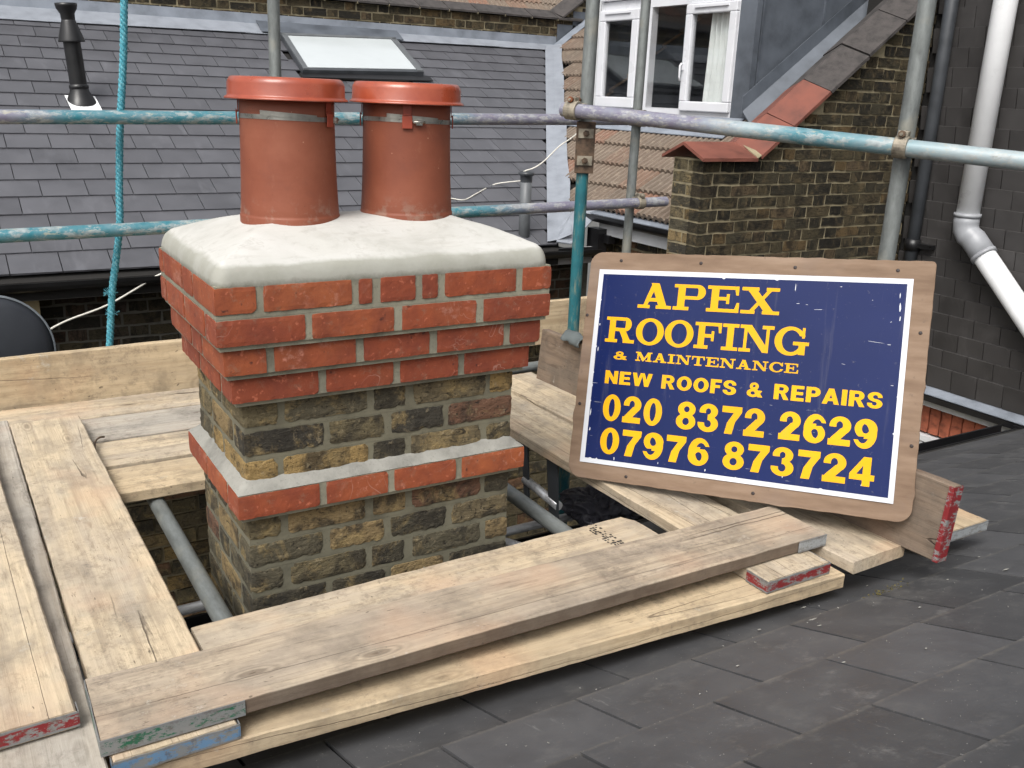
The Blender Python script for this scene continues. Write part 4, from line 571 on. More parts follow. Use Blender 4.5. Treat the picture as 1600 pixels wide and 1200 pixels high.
# ---------------------------------------------------------------- tiled roofs
def rib_tile(wd=.24, ln=.27, ribs=4, amp=.019):
    prof = []
    for i in range(ribs):
        y0 = -wd / 2 + wd / ribs * i; q = wd / ribs
        prof += [(y0 + q * .05, 0), (y0 + q * .22, amp), (y0 + q * .62, amp), (y0 + q * .80, 0)]
    prof.append((wd / 2, 0)); n = len(prof); vs = []
    for x in (0, ln): vs += [(x, y, z) for y, z in prof]
    vs += [(0, y, z - .030) for y, z in prof]
    fs = [(i, i + 1, n + i + 1, n + i)[::-1] for i in range(n - 1)] + [(2 * n + i, 2 * n + i + 1, i + 1, i)[::-1] for i in range(n - 1)]
    me = bpy.data.meshes.new('roof_tile'); me.from_pydata(vs, [], fs); return me
RT = rib_tile()
SL = .718; AT = math.atan(SL); TZ = lambda x: -.26 + SL * (x - 3.34)
th = tag(empty('tiled_house', (4.2, 3.6, -6)), 'house wing behind the sign with a buff ribbed tile roof and white windowed dormer', 'house')
VY = lambda x: 3.57 + 1.64 * (x - 3.34)
def sheet(pts, off=-.02, t=-.05): return MB().prism([(x, y, TZ(x) + off) for x, y in pts], (0, 0, t))
s1 = sheet([(3.6, 2.57), (4.5, 2.57), (4.5, VY(4.5)), (3.6, VY(3.6))]); q = sheet([(4.5, 5.06), (6.9, 5.06), (6.9, 6.95), (5.40, 6.95), (4.5, VY(4.5))]); s1.add(q.v, q.f)
q = sheet([(4.5, 2.57), (6.9, 2.57), (6.9, 3.04), (4.5, 3.04)]); s1.add(q.v, q.f)
pb(s1, 'roof_underlay', 'roof_void', th)
L = []; rnd = random.Random(21)
for k in range(17):
    x0 = 3.585 + .192 * k
    for j in range(20):
        y = 2.70 + j * .243
        if y > min(VY(x0 + .1) - .02, 6.9): continue
        if x0 > 4.36 and y < 5.0: continue
        c = Vector((x0, y, TZ(x0) + .038 + rnd.uniform(-.002, .002)))
        if seen(c, 200, 160): L.append((Matrix.Translation(c) @ Matrix.Rotation(-AT + R(6.2), 4, 'Y') @ Matrix.Rotation(R(rnd.uniform(-.4, .4)), 4, 'Z'), .25))
pieces('roof_tile', th, L, 'buff_roof_tile', [RT])
# top roof over the party wall
tt = tag(empty('tiled_roof', (3, 7.3, 1.5)), 'brown ribbed tile roof just showing above the dark wall coping', 'roof')
pb(MB().prism([(-4.6, 7.12, 1.53), (6.9, 7.12, 1.53), (6.9, 9.5, 3.15), (-4.6, 9.5, 3.15)], (0, 0, -.05)), 'roof_underlay', 'roof_void', tt)
L = []
for k in range(4):
    for j in range(34):
        c = Vector((-1.0 + j * .243, 7.14 + .192 * k, 1.55 + .192 * k * .68 + .015))
        if seen(c, 100, 150): L.append((Matrix.Translation(c) @ Matrix.Rotation(PI / 2, 4, 'Z') @ Matrix.Rotation(-math.atan(.68) + R(3), 4, 'Y'), .25))
pieces('roof_tile', tt, L, 'buff_roof_tile', [RT])
# eaves of the tiled wing
pb(MB().box(3.625, 3.65, 2.575, 3.54, -.245, -.135), 'fascia', 'white_fascia', th)
gm = MB(); gm.prism([(3.575 + y, 2.58, -.095 + z) for y, z in sec + sec2], (0, 1.0, 0)); pb(gm, 'gutter', 'black_plastic', th)
pb(MB().prism([(3.56, 2.62, -.10), (3.62, 2.62, -.075), (3.62, 3.62, -.075), (3.56, 3.62, -.10)], (0, 0, .006)), 'eaves_flashing', 'lead', th)
pb(MB().box(3.55, 3.63, 3.44, 3.58, -.42, -.20).box(3.60, 3.66, 3.38, 3.50, -.30, -.24), 'gutter_outlet', 'black_plastic', th)
pb(MB().box(3.76, 6.9, 2.57, 3.64, -6, -.12), 'wall', 'old_mortar', th)
pieces('brick', th, brick_mats(brick_courses(2.58, 3.68, -1.3, -.22), 3.76, 'x'), 'stock_brick', BRS)
# ---- dormer
DX = 4.5
pb(MB().box(DX + .02, 7.0, 3.045, 3.075, .2, 2.1), 'cheek', 'dark_lead', th); pb(MB().box(DX + .02, 7.0, 5.03, 5.06, .2, 2.1), 'cheek', 'dark_lead', th)
cs = MB()
for x in (4.56, 5.17, 5.75): cs.box(x, x + .012, 3.030, 3.046, .45, 2.1)
pb(cs, 'cheek_seam', 'dark_lead', th)
pb(MB().box(DX - .05, 7.0, 3.0, 5.12, 2.1, 2.2), 'dormer_roof', 'dark_lead', th)
pb(MB().box(DX, DX + .05, 3.035, 3.20, .575, 2.1), 'corner_post', 'dark_lead', th)
pb(MB().box(DX, DX + .05, 4.905, 5.06, .60, 2.1), 'corner_post', 'white_fascia', th)
pb(MB().box(5.9, 5.93, 3.08, 5.02, .2, 2.1).box(4.56, 5.9, 3.08, 5.02, .40, .44).box(4.56, 5.9, 3.08, 5.02, 2.05, 2.09), 'room_lining', 'room_plaster', th)
wnd = part(MB().box(DX + .01, DX + .07, 3.205, 4.90, .585, .665).box(DX + .01, DX + .07, 3.205, 4.90, 1.43, 1.50).box(DX + .01, DX + .07, 3.205, 4.90, 1.90, 1.97)
           .box(DX + .01, DX + .07, 3.205, 3.245, .666, 1.429).box(DX + .01, DX + .07, 4.865, 4.90, .666, 1.429).box(DX + .01, DX + .07, 4.205, 4.30, .666, 1.429).box(DX + .01, DX + .07, 3.735, 3.772, .666, 1.429)
           .box(DX + .01, DX + .07, 3.205, 3.245, 1.501, 1.899).box(DX + .01, DX + .07, 4.865, 4.90, 1.501, 1.899).box(DX + .01, DX + .07, 4.205, 4.26, 1.501, 1.899).box(DX + .01, DX + .07, 3.735, 3.772, 1.501, 1.899).build('window', 'window_plastic'), th)
def casement(y0, y1, z0, z1, f=.055):
    c = MB().box(DX - .02, DX + .03, y0, y1, z0, z0 + f).box(DX - .02, DX + .03, y0, y1, z1 - f, z1).box(DX - .02, DX + .03, y0, y0 + f, z0 + f, z1 - f).box(DX - .02, DX + .03, y1 - f, y1, z0 + f, z1 - f)
    o = c.build('casement', 'window_plastic'); bevel(o, .008, 2); o.parent = wnd
casement(3.215, 3.765, .65, 1.425, .072); casement(4.35, 4.885, .65, 1.43, .085)
casement(3.215, 3.765, 1.505, 1.895, .05); casement(4.27, 4.885, 1.505, 1.895, .05)
for y0, y1, z0, z1 in ((3.28, 3.70, .715, 1.36), (4.43, 4.81, .73, 1.35), (3.78, 4.20, .67, 1.425), (3.26, 3.72, 1.55, 1.85), (4.32, 4.84, 1.55, 1.85), (3.78, 4.20, 1.505, 1.895)):
    o = MB().box(DX + .004, DX + .010, y0 - .005, y1 + .005, z0 - .005, z1 + .005).build('pane', 'window_glass'); o.parent = wnd
o = MB().box(DX - .035, DX - .02, 3.735, 3.75, .95, 1.0).tube([(DX - .04, 3.742, 1.0), (DX - .055, 3.742, .98), (DX - .055, 3.74, .90), (DX - .045, 3.74, .87)], .008, 8).build('handle', 'window_plastic'); o.parent = wnd
o = MB().box(DX - .035, DX - .021, 3.30, 3.66, 1.395, 1.41).box(DX - .035, DX - .021, 4.45, 4.80, 1.40, 1.415).build('trickle_vent', 'window_plastic'); o.parent = wnd
def curtain(y0, y1, z0, z1, x, mt, folds=7, taper=0):
    mb = MB(); nx, nz = folds * 6, 8; vs = []
    for k in range(nz + 1):
        t = k / nz; ya = y0; yb = y1 + (taper * (1 - t) ** .5)
        for i in range(nx + 1):
            s = i / nx; vs.append((x + .022 * math.sin(s * folds * 2 * PI + t), ya + (yb - ya) * s, z0 + (z1 - z0) * t))
    fs = [(k * (nx + 1) + i, k * (nx + 1) + i + 1, (k + 1) * (nx + 1) + i + 1, (k + 1) * (nx + 1) + i) for k in range(nz) for i in range(nx)]
    mb.add(vs, fs, True); o = mb.build('curtain', mt); o.parent = wnd; return o
curtain(3.24, 3.50, .50, 2.0, DX + .07, 'curtain', 6, .09); curtain(3.79, 3.84, .50, 2.0, DX + .06, 'blue_curtain', 2)
# lead gutter between dormer cheek and parapet
pb(MB().prism([(4.36, 2.56, TZ(4.36) + .035), (6.9, 2.56, TZ(6.9) + .035), (6.9, 2.93, TZ(6.9) + .035), (4.36, 2.93, TZ(4.36) + .035)], (0, 0, .006)), 'lead_gutter', 'lead', th)
pb(MB().prism([(4.45, 2.925, TZ(4.45) + .03), (6.9, 2.925, TZ(6.9) + .03), (6.9, 3.04, TZ(6.9) + .14), (4.45, 3.04, TZ(4.45) + .14)], (0, -.003, .006)).prism([(4.44, 3.022, TZ(4.44) + .10), (6.9, 3.022, TZ(6.9) + .10), (6.9, 3.022, TZ(6.9) + .24), (4.44, 3.022, TZ(4.44) + .24)], (0, .006, 0)), 'cheek_flashing', 'dark_lead', th)
pb(MB().prism([(4.30, 3.04, TZ(4.30) + .045), (4.49, 3.04, TZ(4.49) + .045), (4.49, 5.06, TZ(4.49) + .045), (4.30, 5.06, TZ(4.30) + .045)], (0, 0, .006)), 'sill_apron', 'lead', th)
pb(MB().box(DX - .02, DX + .0, 3.2, 4.92, .565, .60), 'sill', 'window_plastic', th)

# ---------------------------------------------------------------- parapet with red and brown coping
gp = tag(empty('gable_parapet', (4.3, 2.4, -6)), 'old stock brick gable parapet with red and brown angled coping tiles', 'wall')
PT = lambda x: .385 if x < 3.87 else .385 + .735 * (x - 3.87)
pb(MB().prism([(3.466, 2.296, -6), (5.44, 2.296, -6), (5.44, 2.296, PT(5.44)), (3.87, 2.296, PT(3.87)), (3.466, 2.296, PT(3.5))], (0, .27, 0)), 'mortar_core', 'old_mortar', gp)
pieces('brick', gp, brick_mats(brick_courses(3.46, 5.45, -1.19, 2.0, top=PT, rnd=random.Random(5), jit=.005), 2.296, proud=.007), 'dark_stock_brick', BRS, limit=290)
L = []
for k in range(21):
    z = -1.19 + .0325 + .075 * k
    for (y, l) in (((2.43, .265),) if k % 2 else ((2.362, .125), (2.498, .125))): L.append((Matrix.Translation((3.466 + .038, y, z)) @ Matrix.Rotation(PI / 2, 4, 'Z') @ Matrix.Diagonal((l / .215, .9, 1, 1)), l))
pieces('side_brick', gp, L, 'stock_brick', BRS)
def coping(x0, z0, x1, z1, mt, lift=0):
    sct = [(-.060, 0), (.135, .088), (.33, 0), (.33, -.020), (.135, .067), (-.060, -.020)]
    a = math.atan2(z1 - z0, x1 - x0); ln = math.hypot(x1 - x0, z1 - z0)
    mb = MB(); M = Matrix.Translation((x0, 2.296, z0 + lift)) @ Matrix.Rotation(-a, 4, 'Y')
    n = 4; vs = []
    for i in range(n + 1):
        for (y, z) in sct: vs.append(M @ Vector((ln * i / n, y + random.uniform(-.0015, .0015), z + random.uniform(-.001, .001))))
    fs = [(i * 6 + k, i * 6 + (k + 1) % 6, (i + 1) * 6 + (k + 1) % 6, (i + 1) * 6 + k) for i in range(n) for k in range(6)] + [tuple(range(6))[::-1], tuple(n * 6 + k for k in range(6))]
    mb.add(vs, fs); return pb(mb, 'coping_tile', mt, gp)
for x0, x1, mt in ((3.41, 3.865, 'red_coping'), (3.885, 4.14, 'red_coping'), (4.145, 4.44, 'red_coping'), (4.445, 4.755, 'dark_coping'), (4.76, 5.07, 'dark_coping'), (5.075, 5.40, 'dark_coping')):
    coping(x0, PT(x0) + .012, x1, PT(x1) + .012, mt, .008 if mt == 'dark_coping' and x0 > 4.5 else 0)
pb(MB().prism([(3.86, 2.235, PT(3.86) + .01), (3.89, 2.235, PT(3.89) + .01), (3.89, 2.43, PT(3.89) + .103), (3.86, 2.43, PT(3.86) + .103)], (.0, -.001, .006)), 'coping_joint', 'old_mortar', gp)

# ---------------------------------------------------------------- tile-hung house on the right
rh = tag(empty('tile_hung_house', (5.9, .8, -6)), 'dark tile-hung house wall at the right edge with white eaves board and red brick below', 'house')
WX = 5.45
pb(MB().box(WX + .02, 9, -3, 2.9, -1.22, 4.2).box(WX + .10, 9, -3, 3.2, -6, -1.21), 'wall', 'roof_void', rh)
tm = MB().box(-.0975, .0975, -.004, .006, 0, .165).mesh('wall_tile')
L = []; rnd = random.Random(31)
TLM = []
for s in range(4):
    rr = random.Random(s); wv = .0945
    me = MB().add([(-wv, -.017, 0 + rr.uniform(-.002, .002)), (wv, -.017, rr.uniform(-.002, .002)), (wv, .004, 0), (-wv, .004, 0), (-wv, -.017, .16), (wv, -.017, .16), (wv, .004, .16), (-wv, .004, .16)], [(0, 1, 5, 4), (1, 2, 6, 5), (2, 3, 7, 6), (3, 0, 4, 7), (0, 3, 2, 1), (4, 5, 6, 7)]).mesh('wall_tile'); TLM.append(me)
for k in range(29):
    z = -1.185 + .127 * k
    for j in range(17):
        y = 2.27 - .1 - j * .195 - (.0975 if k % 2 else 0)
        c = Vector((WX - .002, y, z))
        if y > -.6 and seen(c, 260, 200):
            L.append((Matrix.Translation(c) @ Matrix.Rotation(R(-90), 4, 'Z') @ Matrix.Rotation(R(7.5 + rnd.uniform(-.5, .5)), 4, 'X') @ Matrix.Rotation(R(rnd.uniform(-.5, .5)), 4, 'Y'), .2))
pieces('wall_tile', rh, L, 'wall_tile', TLM, limit=296)
pb(MB().prism([(WX - .06, -1.5, -1.235), (WX - .06, 2.3, -1.235), (WX + .01, 2.3, -1.165), (WX + .01, -1.5, -1.165)], (-.004, 0, -.004)), 'lead_apron', 'lead', rh)
pb(MB().box(WX - .07, WX + .05, .95, 2.6, -1.285, -1.245).box(WX - .09, WX + .02, .55, 1.15, -1.36, -1.25), 'gutter', 'black_plastic', rh)
pb(MB().box(WX + .0, WX + .03, 1.12, 2.6, -1.345, -1.287), 'fascia', 'white_fascia', rh)
L = []
for j in range(13):
    y = 1.10 + j * .0885; L.append((Matrix.Translation((WX + .10, y, -1.455)) @ Matrix.Rotation(PI / 2, 4, 'Y') @ Matrix.Rotation(PI / 2, 4, 'X') @ Matrix.Diagonal((.95, 1.0, 1.25, 1)), .2))
pieces('soldier_brick', rh, L, 'pink_brick', BRS)
pb(MB().box(WX + .02, WX + .14, .6, 2.6, -1.62, -1.575), 'window_head', 'white_fascia', rh)
pb(MB().box(WX + .03, WX + .09, 1.86, 1.92, -2.5, -1.62), 'window_mullion', 'white_fascia', rh)

# pipes on that wall
def pipe(name, label, mt, pts, r, parts=()):
    o = MB().tube(pts, r, 20).build(name, mt); return tag(o, label, 'pipe')
wp = empty('soil_pipe', (5.33, 1.72, -.05)); tag(wp, 'white plastic soil pipe with grey elbow running down the dark tiled wall', 'pipe')
def lp(mb, name, mt, root): o = mb.build(name, mt); o.parent = root; o.matrix_local = Matrix.Translation(-root.location); return o
d = (Vector((5.33, 1.215, -.535)) - Vector((5.33, 1.722, -.049))).normalized()
lp(MB().tube([(5.33, 1.722, 3.2), (5.33, 1.722, .0)], .073, 24), 'upper_pipe', 'white_plastic', wp)
e0 = Vector((5.33, 1.722, -.02)); e1 = e0 + d * .17
lp(MB().tube([e1 + d * .0, e1 + d * 1.7], .073, 24), 'lower_pipe', 'white_plastic', wp)
arc = [Vector((5.33, 1.722, .06)), e0 + Vector((0, 0, .03)), e0 + Vector((0, -.006, -.01)), e0 + d * .05 + Vector((0, .004, -.014)), e0 + d * .10, e1 + d * .06]
lp(MB().tube(arc, .081, 24).tube([(5.33, 1.722, .075), (5.33, 1.722, .05)], .086, 24).tube([e1 + d * .05, e1 + d * .075], .086, 24), 'elbow', 'light_grey_plastic', wp)
dp_ = empty('downpipe', (5.38, 2.14, -.2)); tag(dp_, 'black downpipe in the corner of the dark tiled wall behind the white pipe', 'pipe')
lp(MB().tube([(5.38, 2.14, 3.2), (5.38, 2.14, -1.15)], .045, 16), 'pipe', 'charcoal_plastic', dp_)
lp(MB().tube([(5.38, 2.14, -.16), (5.38, 2.14, -.24)], .055, 16).box(5.36, 5.44, 1.98, 2.10, -.215, -.185), 'bracket', 'black_plastic', dp_)

# ---------------------------------------------------------------- flue, vent, dish, cables, rope
fl = empty('flue_pipe', (.38, 5.42, .545)); tag(fl, 'black flue pipe with flared cowl standing on the slate roof at top left', 'flue')
M = Matrix.Rotation(R(-3.5), 4, 'Y')
def fpart(prof, name, mt='black_plastic', seg=28):
    o = MB().lathe(prof, seg).build(name, mt, fl); o.matrix_local = M; return o
fpart([(.057, .05), (.057, .44)], 'pipe'); fpart([(.0, .56), (.045, .56), (.048, .55), (.086, .43), (.088, .42), (.088, .415), (.05, .415)], 'cowl')
fpart([(.044, .54), (.047, .60), (.066, .63), (.072, .65), (.072, .668), (.0, .664)], 'cap'); fpart([(.062, .10), (.066, .11), (.066, .125), (.060, .13), (.0565, .135)], 'collar')
fpart([(.112, -.012), (.108, .0), (.09, .035), (.066, .085), (.062, .10)], 'base_cone')
fz_ = lambda y: SZ(5.42 + y) - .545 + .014
o = MB().prism([(-.085, -.185, fz_(-.185)), (.115, -.185, fz_(-.185)), (.10, .05, fz_(.05)), (-.10, .05, fz_(.05))], (0, 0, .004)).build('flashing_sheet', 'white_plastic', fl)
gv = empty('vent_pipe', (3.02, 3.62, -.27)); tag(gv, 'grey capped vent pipe rising from the slate eaves right of the pots', 'pipe')
o = MB().tube([(0, 0, -.1), (0, 0, .45)], .041, 20).build('pipe', 'grey_plastic', gv)
o = MB().lathe([(.0, .478), (.045, .476), (.057, .468), (.058, .452), (.044, .446), (.041, .40)], 24).build('cap', 'charcoal_plastic', gv)
ds = empty('satellite_dish', (-.44, 2.62, -.505), (R(82), R(4), R(8))); tag(ds, 'dark round satellite dish behind the back board at the left edge', 'dish')
o = MB().lathe([(0, .03), (.08, .028), (.16, .018), (.22, .004), (.262, -.012), (.262, -.016), (.0, .018)], 48).build('reflector', 'dish_grey', ds)
o = MB().lathe([(.262, -.008), (.270, -.008), (.272, -.014), (.270, -.020), (.262, -.020)], 48).build('rim', 'dish_rim', ds)
o = MB().tube([(0, -.02, .0), (0, -.02, -.2), (0, -.3, -.45)], .018, 10).build('mount_arm', 'grey_plastic', ds)
def smooth_path(pts, n=8):
    P = [Vector(p) for p in pts]; out = []
    for i in range(len(P) - 1):
        p0, p1, p2, p3 = P[max(i - 1, 0)], P[i], P[i + 1], P[min(i + 2, len(P) - 1)]
        for k in range(n):
            t = k / n; out.append(.5 * ((2 * p1) + (p2 - p0) * t + (2 * p0 - 5 * p1 + 4 * p2 - p3) * t * t + (3 * p1 - p0 - 3 * p2 + p3) * t ** 3))
    return out + [P[-1]]
o = MB().tube(smooth_path([(-.19, 3.35, -.70), (-.17, 3.38, -.62), (-.06, 3.4, -.56), (.156, 3.4, -.489), (.33, 3.4, -.40), (.47, 3.4, -.325), (.7, 3.38, -.26)]), .006, 6).build('cable', 'white_cable'); tag(o, 'thin pale cable rising from the satellite dish towards the chimney', 'cable')
CAB = [(2.50, 4.05, -.03), (2.649, 4.085, -0.025), (2.761, 4.064, -0.036), (2.911, 4.143, 0.0), (3.148, 4.268, 0.055), (3.25, 4.0, .11), (3.0, 3.64, .197), (3.06, 3.58, .235), (3.138, 3.57, 0.286), (3.263, 3.58, 0.384), (3.386, 3.6, 0.447), (3.6, 3.7, .55)]
o = MB().tube(smooth_path(CAB, 5), .0052, 6).build('cable', 'white_cable'); tag(o, 'thin white cable looping over the slates past the grey vent pipe', 'cable')
# laid rope: three twisted strands
rp = empty('rope', (0, 1.88, 0)); tag(rp, 'turquoise twisted rope hanging in front of the slate roof', 'rope')
RP = [(.20, 1.9), (.112, 1.05), (.088, .80), (.056, .545), (.036, .33), (.025, .18), (-.002, .03), (-.022, -.07), (-.045, -.25), (-.06, -.42), (-.02, -.62)]
path = smooth_path([(-.557 + (x + .557) * 1.0255, 1.88, .7207 + (z - .7207) * 1.0255) for x, z in RP], 60)
for s in range(3):
    pts = []; dist = 0
    for i, p in enumerate(path):
        if i: dist += (p - path[i - 1]).length
        a = dist / .055 * 2 * PI + s * 2 * PI / 3
        pts.append(p + Vector((math.cos(a), math.sin(a), 0)) * .0068)
    lp(MB().tube(pts, .0083, 6), 'strand', 'blue_rope', rp)
fz = MB(); rr = random.Random(3)
for i in range(150):
    p = path[rr.randrange(40, len(path) - 30)]; a = rr.uniform(0, 2 * PI); dd = Vector((math.cos(a), math.sin(a), rr.uniform(-1, .3))).normalized()
    q0 = p + Vector((math.cos(a), math.sin(a), 0)) * .013; fz.tube([q0, q0 + dd * rr.uniform(.004, .009)], .0004, 3, False)
for i in range(40):
    p = Vector((-.016, 1.88, -.105 if i % 2 else -.19)); a = rr.uniform(0, 2 * PI); q0 = p + Vector((math.cos(a), math.sin(a), 0)) * .012; fz.tube([q0, q0 + Vector((math.cos(a), math.sin(a), rr.uniform(-1, 1))) * .016], .0012, 3, False)
o = lp(fz, 'loose_fibres', 'blue_rope', rp); o['kind'] = 'stuff'
# ---------------------------------------------------------------- the chimney stack
W, D = .758, .467
ch = tag(empty('chimney_stack', (.379, .233, -2.0)), 'rebuilt chimney stack, new red corbelled bricks over old stock bricks, white cement top', 'chimney')
ROWS = {3: (.0676, 'r', [(-.074, .027), (.043, .257), (.274, .309), (.330, .424), (.442, .486), (.505, .715), (.735, .828)]),
        2: (.0676, 'r', [(-.072, .140), (.156, .367), (.388, .598), (.619, .826)]),
        1: (.0503, 'r', [(-.053, .050), (.068, .272), (.292, .473), (.494, .693), (.712, .808)]),
        0: (.0300, 'r', [(-.030, .182), (.201, .381), (.400, .568), (.586, .788)]),
        -1: (0, 's', [(0, .088), (.103, .321), (.338, .430), (.451, .673), (.684, .758)]),
        -2: (0, 's', [(0, .203), (.217, .370), (.388, .543), (.556, .758)]),
        -3: (0, 's', [(0, .083), (.095, .323), (.336, .430), (.444, .660), (.676, .758)]),
        -4: (.0295, 'r', [(-.030, .178), (.196, .366), (.384, .568), (.586, .788)]),
        -5: (0, 's', [(0, .084), (.101, .314), (.334, .431), (.449, .664), (.676, .758)]),
        -6: (0, 's', [(0, .194), (.212, .368), (.386, .556), (.572, .758)]),
        -7: (0, 's', [(0, .086), (.104, .315), (.330, .428), (.450, .667), (.682, .758)])}
for k in range(-8, -24, -1): ROWS[k] = (0, 's', [(0, .2), (.215, .37), (.386, .55), (.566, .758)]) if k % 2 == 0 else (0, 's', [(0, .09), (.104, .316), (.330, .43), (.45, .667), (.682, .758)])
core = MB(); core2 = MB(); seed = 1
def cbrick(x0, x1, y0, y1, z0, z1, kind):
    global seed; seed += 1
    big = (x1 - x0) > (y1 - y0)
    rs = kind == 's'
    me = rough_block('brick', x1 - x0, y1 - y0, z1 - z0, seed, .0014 if rs else .0005, (max(5, int((x1 - x0) / .011)), max(5, int((y1 - y0) / .012)), 6), .0022 if rs else .0010, 'stock_brick' if rs else 'red_brick')
    o = bpy.data.objects.new('brick', me); C.objects.link(o); o.parent = ch
    o.location = Vector(((x0 + x1) / 2, (y0 + y1) / 2, (z0 + z1) / 2 + (random.uniform(-.001, .001) if rs else 0))) - ch.location
    o.rotation_euler = (0, 0, R(random.uniform(-.35, .35)))
for k, (c, kind, fr_) in ROWS.items():
    z0 = .075 * k; z1 = z0 + (.0618 if kind == 'r' else .0628)
    rec = .0034 if kind == 'r' else .0032
    xa, xb, ya, yb = -c, W + c, -c, D + c
    K_ = core2 if kind == 'r' else core
    K_.box(xa + rec, xb - rec, ya + rec, yb - rec, z0 - .0002, z0 + .0638)
    lo_ = ROWS[k - 1][0] if (k - 1) in ROWS else c
    cb = lo_ + (c - lo_) * (.72 if c > lo_ else 0) if c >= lo_ else c
    K_.box(-cb + rec, W + cb - rec, -cb + rec, D + cb - rec, z0 - .0113, z0 + .0001); K_.box(xa + rec, xb - rec, ya + rec, yb - rec, z0 + .0635, z0 + .0640)
    front = [list(t) for t in fr_]; front[0][0] = xa; front[-1][1] = xb
    lo = front[0][1] - front[0][0] < .14; ro = front[-1][1] - front[-1][0] < .14
    lw = front[0][1] + .0; rw = front[-1][0]
    for i, (a, b_) in enumerate(front):
        if i == 0 and lo: continue
        if i == len(front) - 1 and ro: continue
        cbrick(a, b_, ya, ya + .10, z0, z1, kind)
    # left side: a stretcher at the corner when the front shows a header, and the reverse
    if lo: cbrick(xa, lw, ya, ya + .205, z0, z1, kind); y = ya + .217; seq = [.098, .22]
    else: y = ya + .112; seq = [.20, .20, .1]
    ends = []
    while y < yb - .03:
        l = seq.pop(0) if seq else .2; e = min(y + l, yb)
        if yb - e < .05: e = yb
        cbrick(xa, xa + .10, y, e, z0, z1, kind); y = e + .0115
    if ro: cbrick(rw, xb, ya, ya + .205, z0, z1, kind); y = ya + .217
    else: y = ya + .112
    while y < yb - .03:
        e = min(y + .2, yb); e = yb if yb - e < .05 else e
        cbrick(xb - .10, xb, y, e, z0, z1, kind); y = e + .0115
    x = xa + .112
    while x < xb - .14:
        e = min(x + .215, xb - .112); cbrick(x, e, yb - .10, yb, z0, z1, kind); x = e + .0115
pb(core, 'mortar_core', 'mortar', ch); pb(core2, 'fresh_mortar', 'fresh_mortar', ch)
# smeared mortar sloping off each corbel and over the string course
def skirt(zo, zi, co, ci, name, mt, amp=.0015, n=60):
    mb = MB(); ring = []
    def loop(c, z, j):
        P = []; x0, x1, y0, y1 = -c, W + c, -c, D + c
        for (ax, ay, bx, by, m_) in ((x0, y0, x1, y0, n), (x1, y0, x1, y1, n // 2), (x1, y1, x0, y1, n // 2), (x0, y1, x0, y0, n // 2)):
            for i in range(m_):
                t = i / m_; p = Vector((ax + (bx - ax) * t, ay + (by - ay) * t, z)); q = mn.noise_vector(p * 30 + Vector((0, 0, j * 9))) * amp
                P.append(p + Vector((q.x, q.y, q.z * (2.2 if j else .5))))
        return P
    A = loop(co, zo, 0); Bm = loop((co * .35 + ci * .65), zo * .45 + zi * .55, 1); Cc = loop(ci - .004, zi, 2); m_ = len(A)
    mb.add(A + Bm + Cc, [(j * m_ + i, j * m_ + (i + 1) % m_, (j + 1) * m_ + (i + 1) % m_, (j + 1) * m_ + i) for j in (0, 1) for i in range(m_)], True)
    pb(mb, name, mt, ch)
skirt(-.2355, -.2085, .0275, .0, 'mortar_fillet', 'grey_mortar', .0022)
# flaunching
def flaunch():
    c = .0645; x0, x1, y0, y1 = -c, W + c, -c, D + c; rc = .035; nx, ny = 150, 96; mb = MB(); V = []
    cx, cy = (x0 + x1) / 2, (y0 + y1) / 2; hx, hy = (x1 - x0) / 2, (y1 - y0) / 2
    def prof(s, hh):       # nonuniform spacing: denser at edges
        return hh * (1 - (1 - abs(s)) ** 1.7) * (1 if s > 0 else -1)
    for j in range(ny + 1):
        for i in range(nx + 1):
            u, v = prof(2 * i / nx - 1, hx), prof(2 * j / ny - 1, hy)
            qx, qy = abs(u) - (hx - rc), abs(v) - (hy - rc)
            if qx > 0 and qy > 0:
                l = math.hypot(qx, qy); mxx = max(qx, qy)
                k = mxx / l; u = math.copysign(hx - rc + qx * k, u); v = math.copysign(hy - rc + qy * k, v); d = rc - mxx
            else: d = min(hx - abs(u), hy - abs(v))
            p = Vector((cx + u, cy + v, 0))
            wob = .45 * (mn.noise(p * 9) * .5 + mn.noise(p * 4 + Vector((3, 3, 3))))
            t = min(1, max(0, d) / .030); side = .050 * math.sqrt(max(0, 1 - (1 - t) ** 2.0)) * (1 + .10 * wob)
            s = min(1, max(0, d - .02) / .24); s = 1 - (1 - s) ** 1.7
            z = .2885 + side + .064 * s + .004 * wob * min(1, d / .05) + mn.noise(p * 22) * .0006 + mn.noise(p * 6 + Vector((1, 8, 2))) * .0012
            if d < 1e-6: z = .2885 - .0035 - abs(mn.noise(p * 30)) * .0035
            for px_, py_ in ((.2065, .225), (.532, .225)):
                dd = math.hypot(p.x - px_, p.y - py_) - .128
                if dd < .05: z += .0035 * (1 - max(dd, 0) / .05) ** 2
            V.append((p.x, p.y, z))
    F = [(j * (nx + 1) + i, j * (nx + 1) + i + 1, (j + 1) * (nx + 1) + i + 1, (j + 1) * (nx + 1) + i) for j in range(ny) for i in range(nx)]
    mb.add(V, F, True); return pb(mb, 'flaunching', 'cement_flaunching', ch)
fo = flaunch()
for v in fo.data.vertices: v.co.z += 0

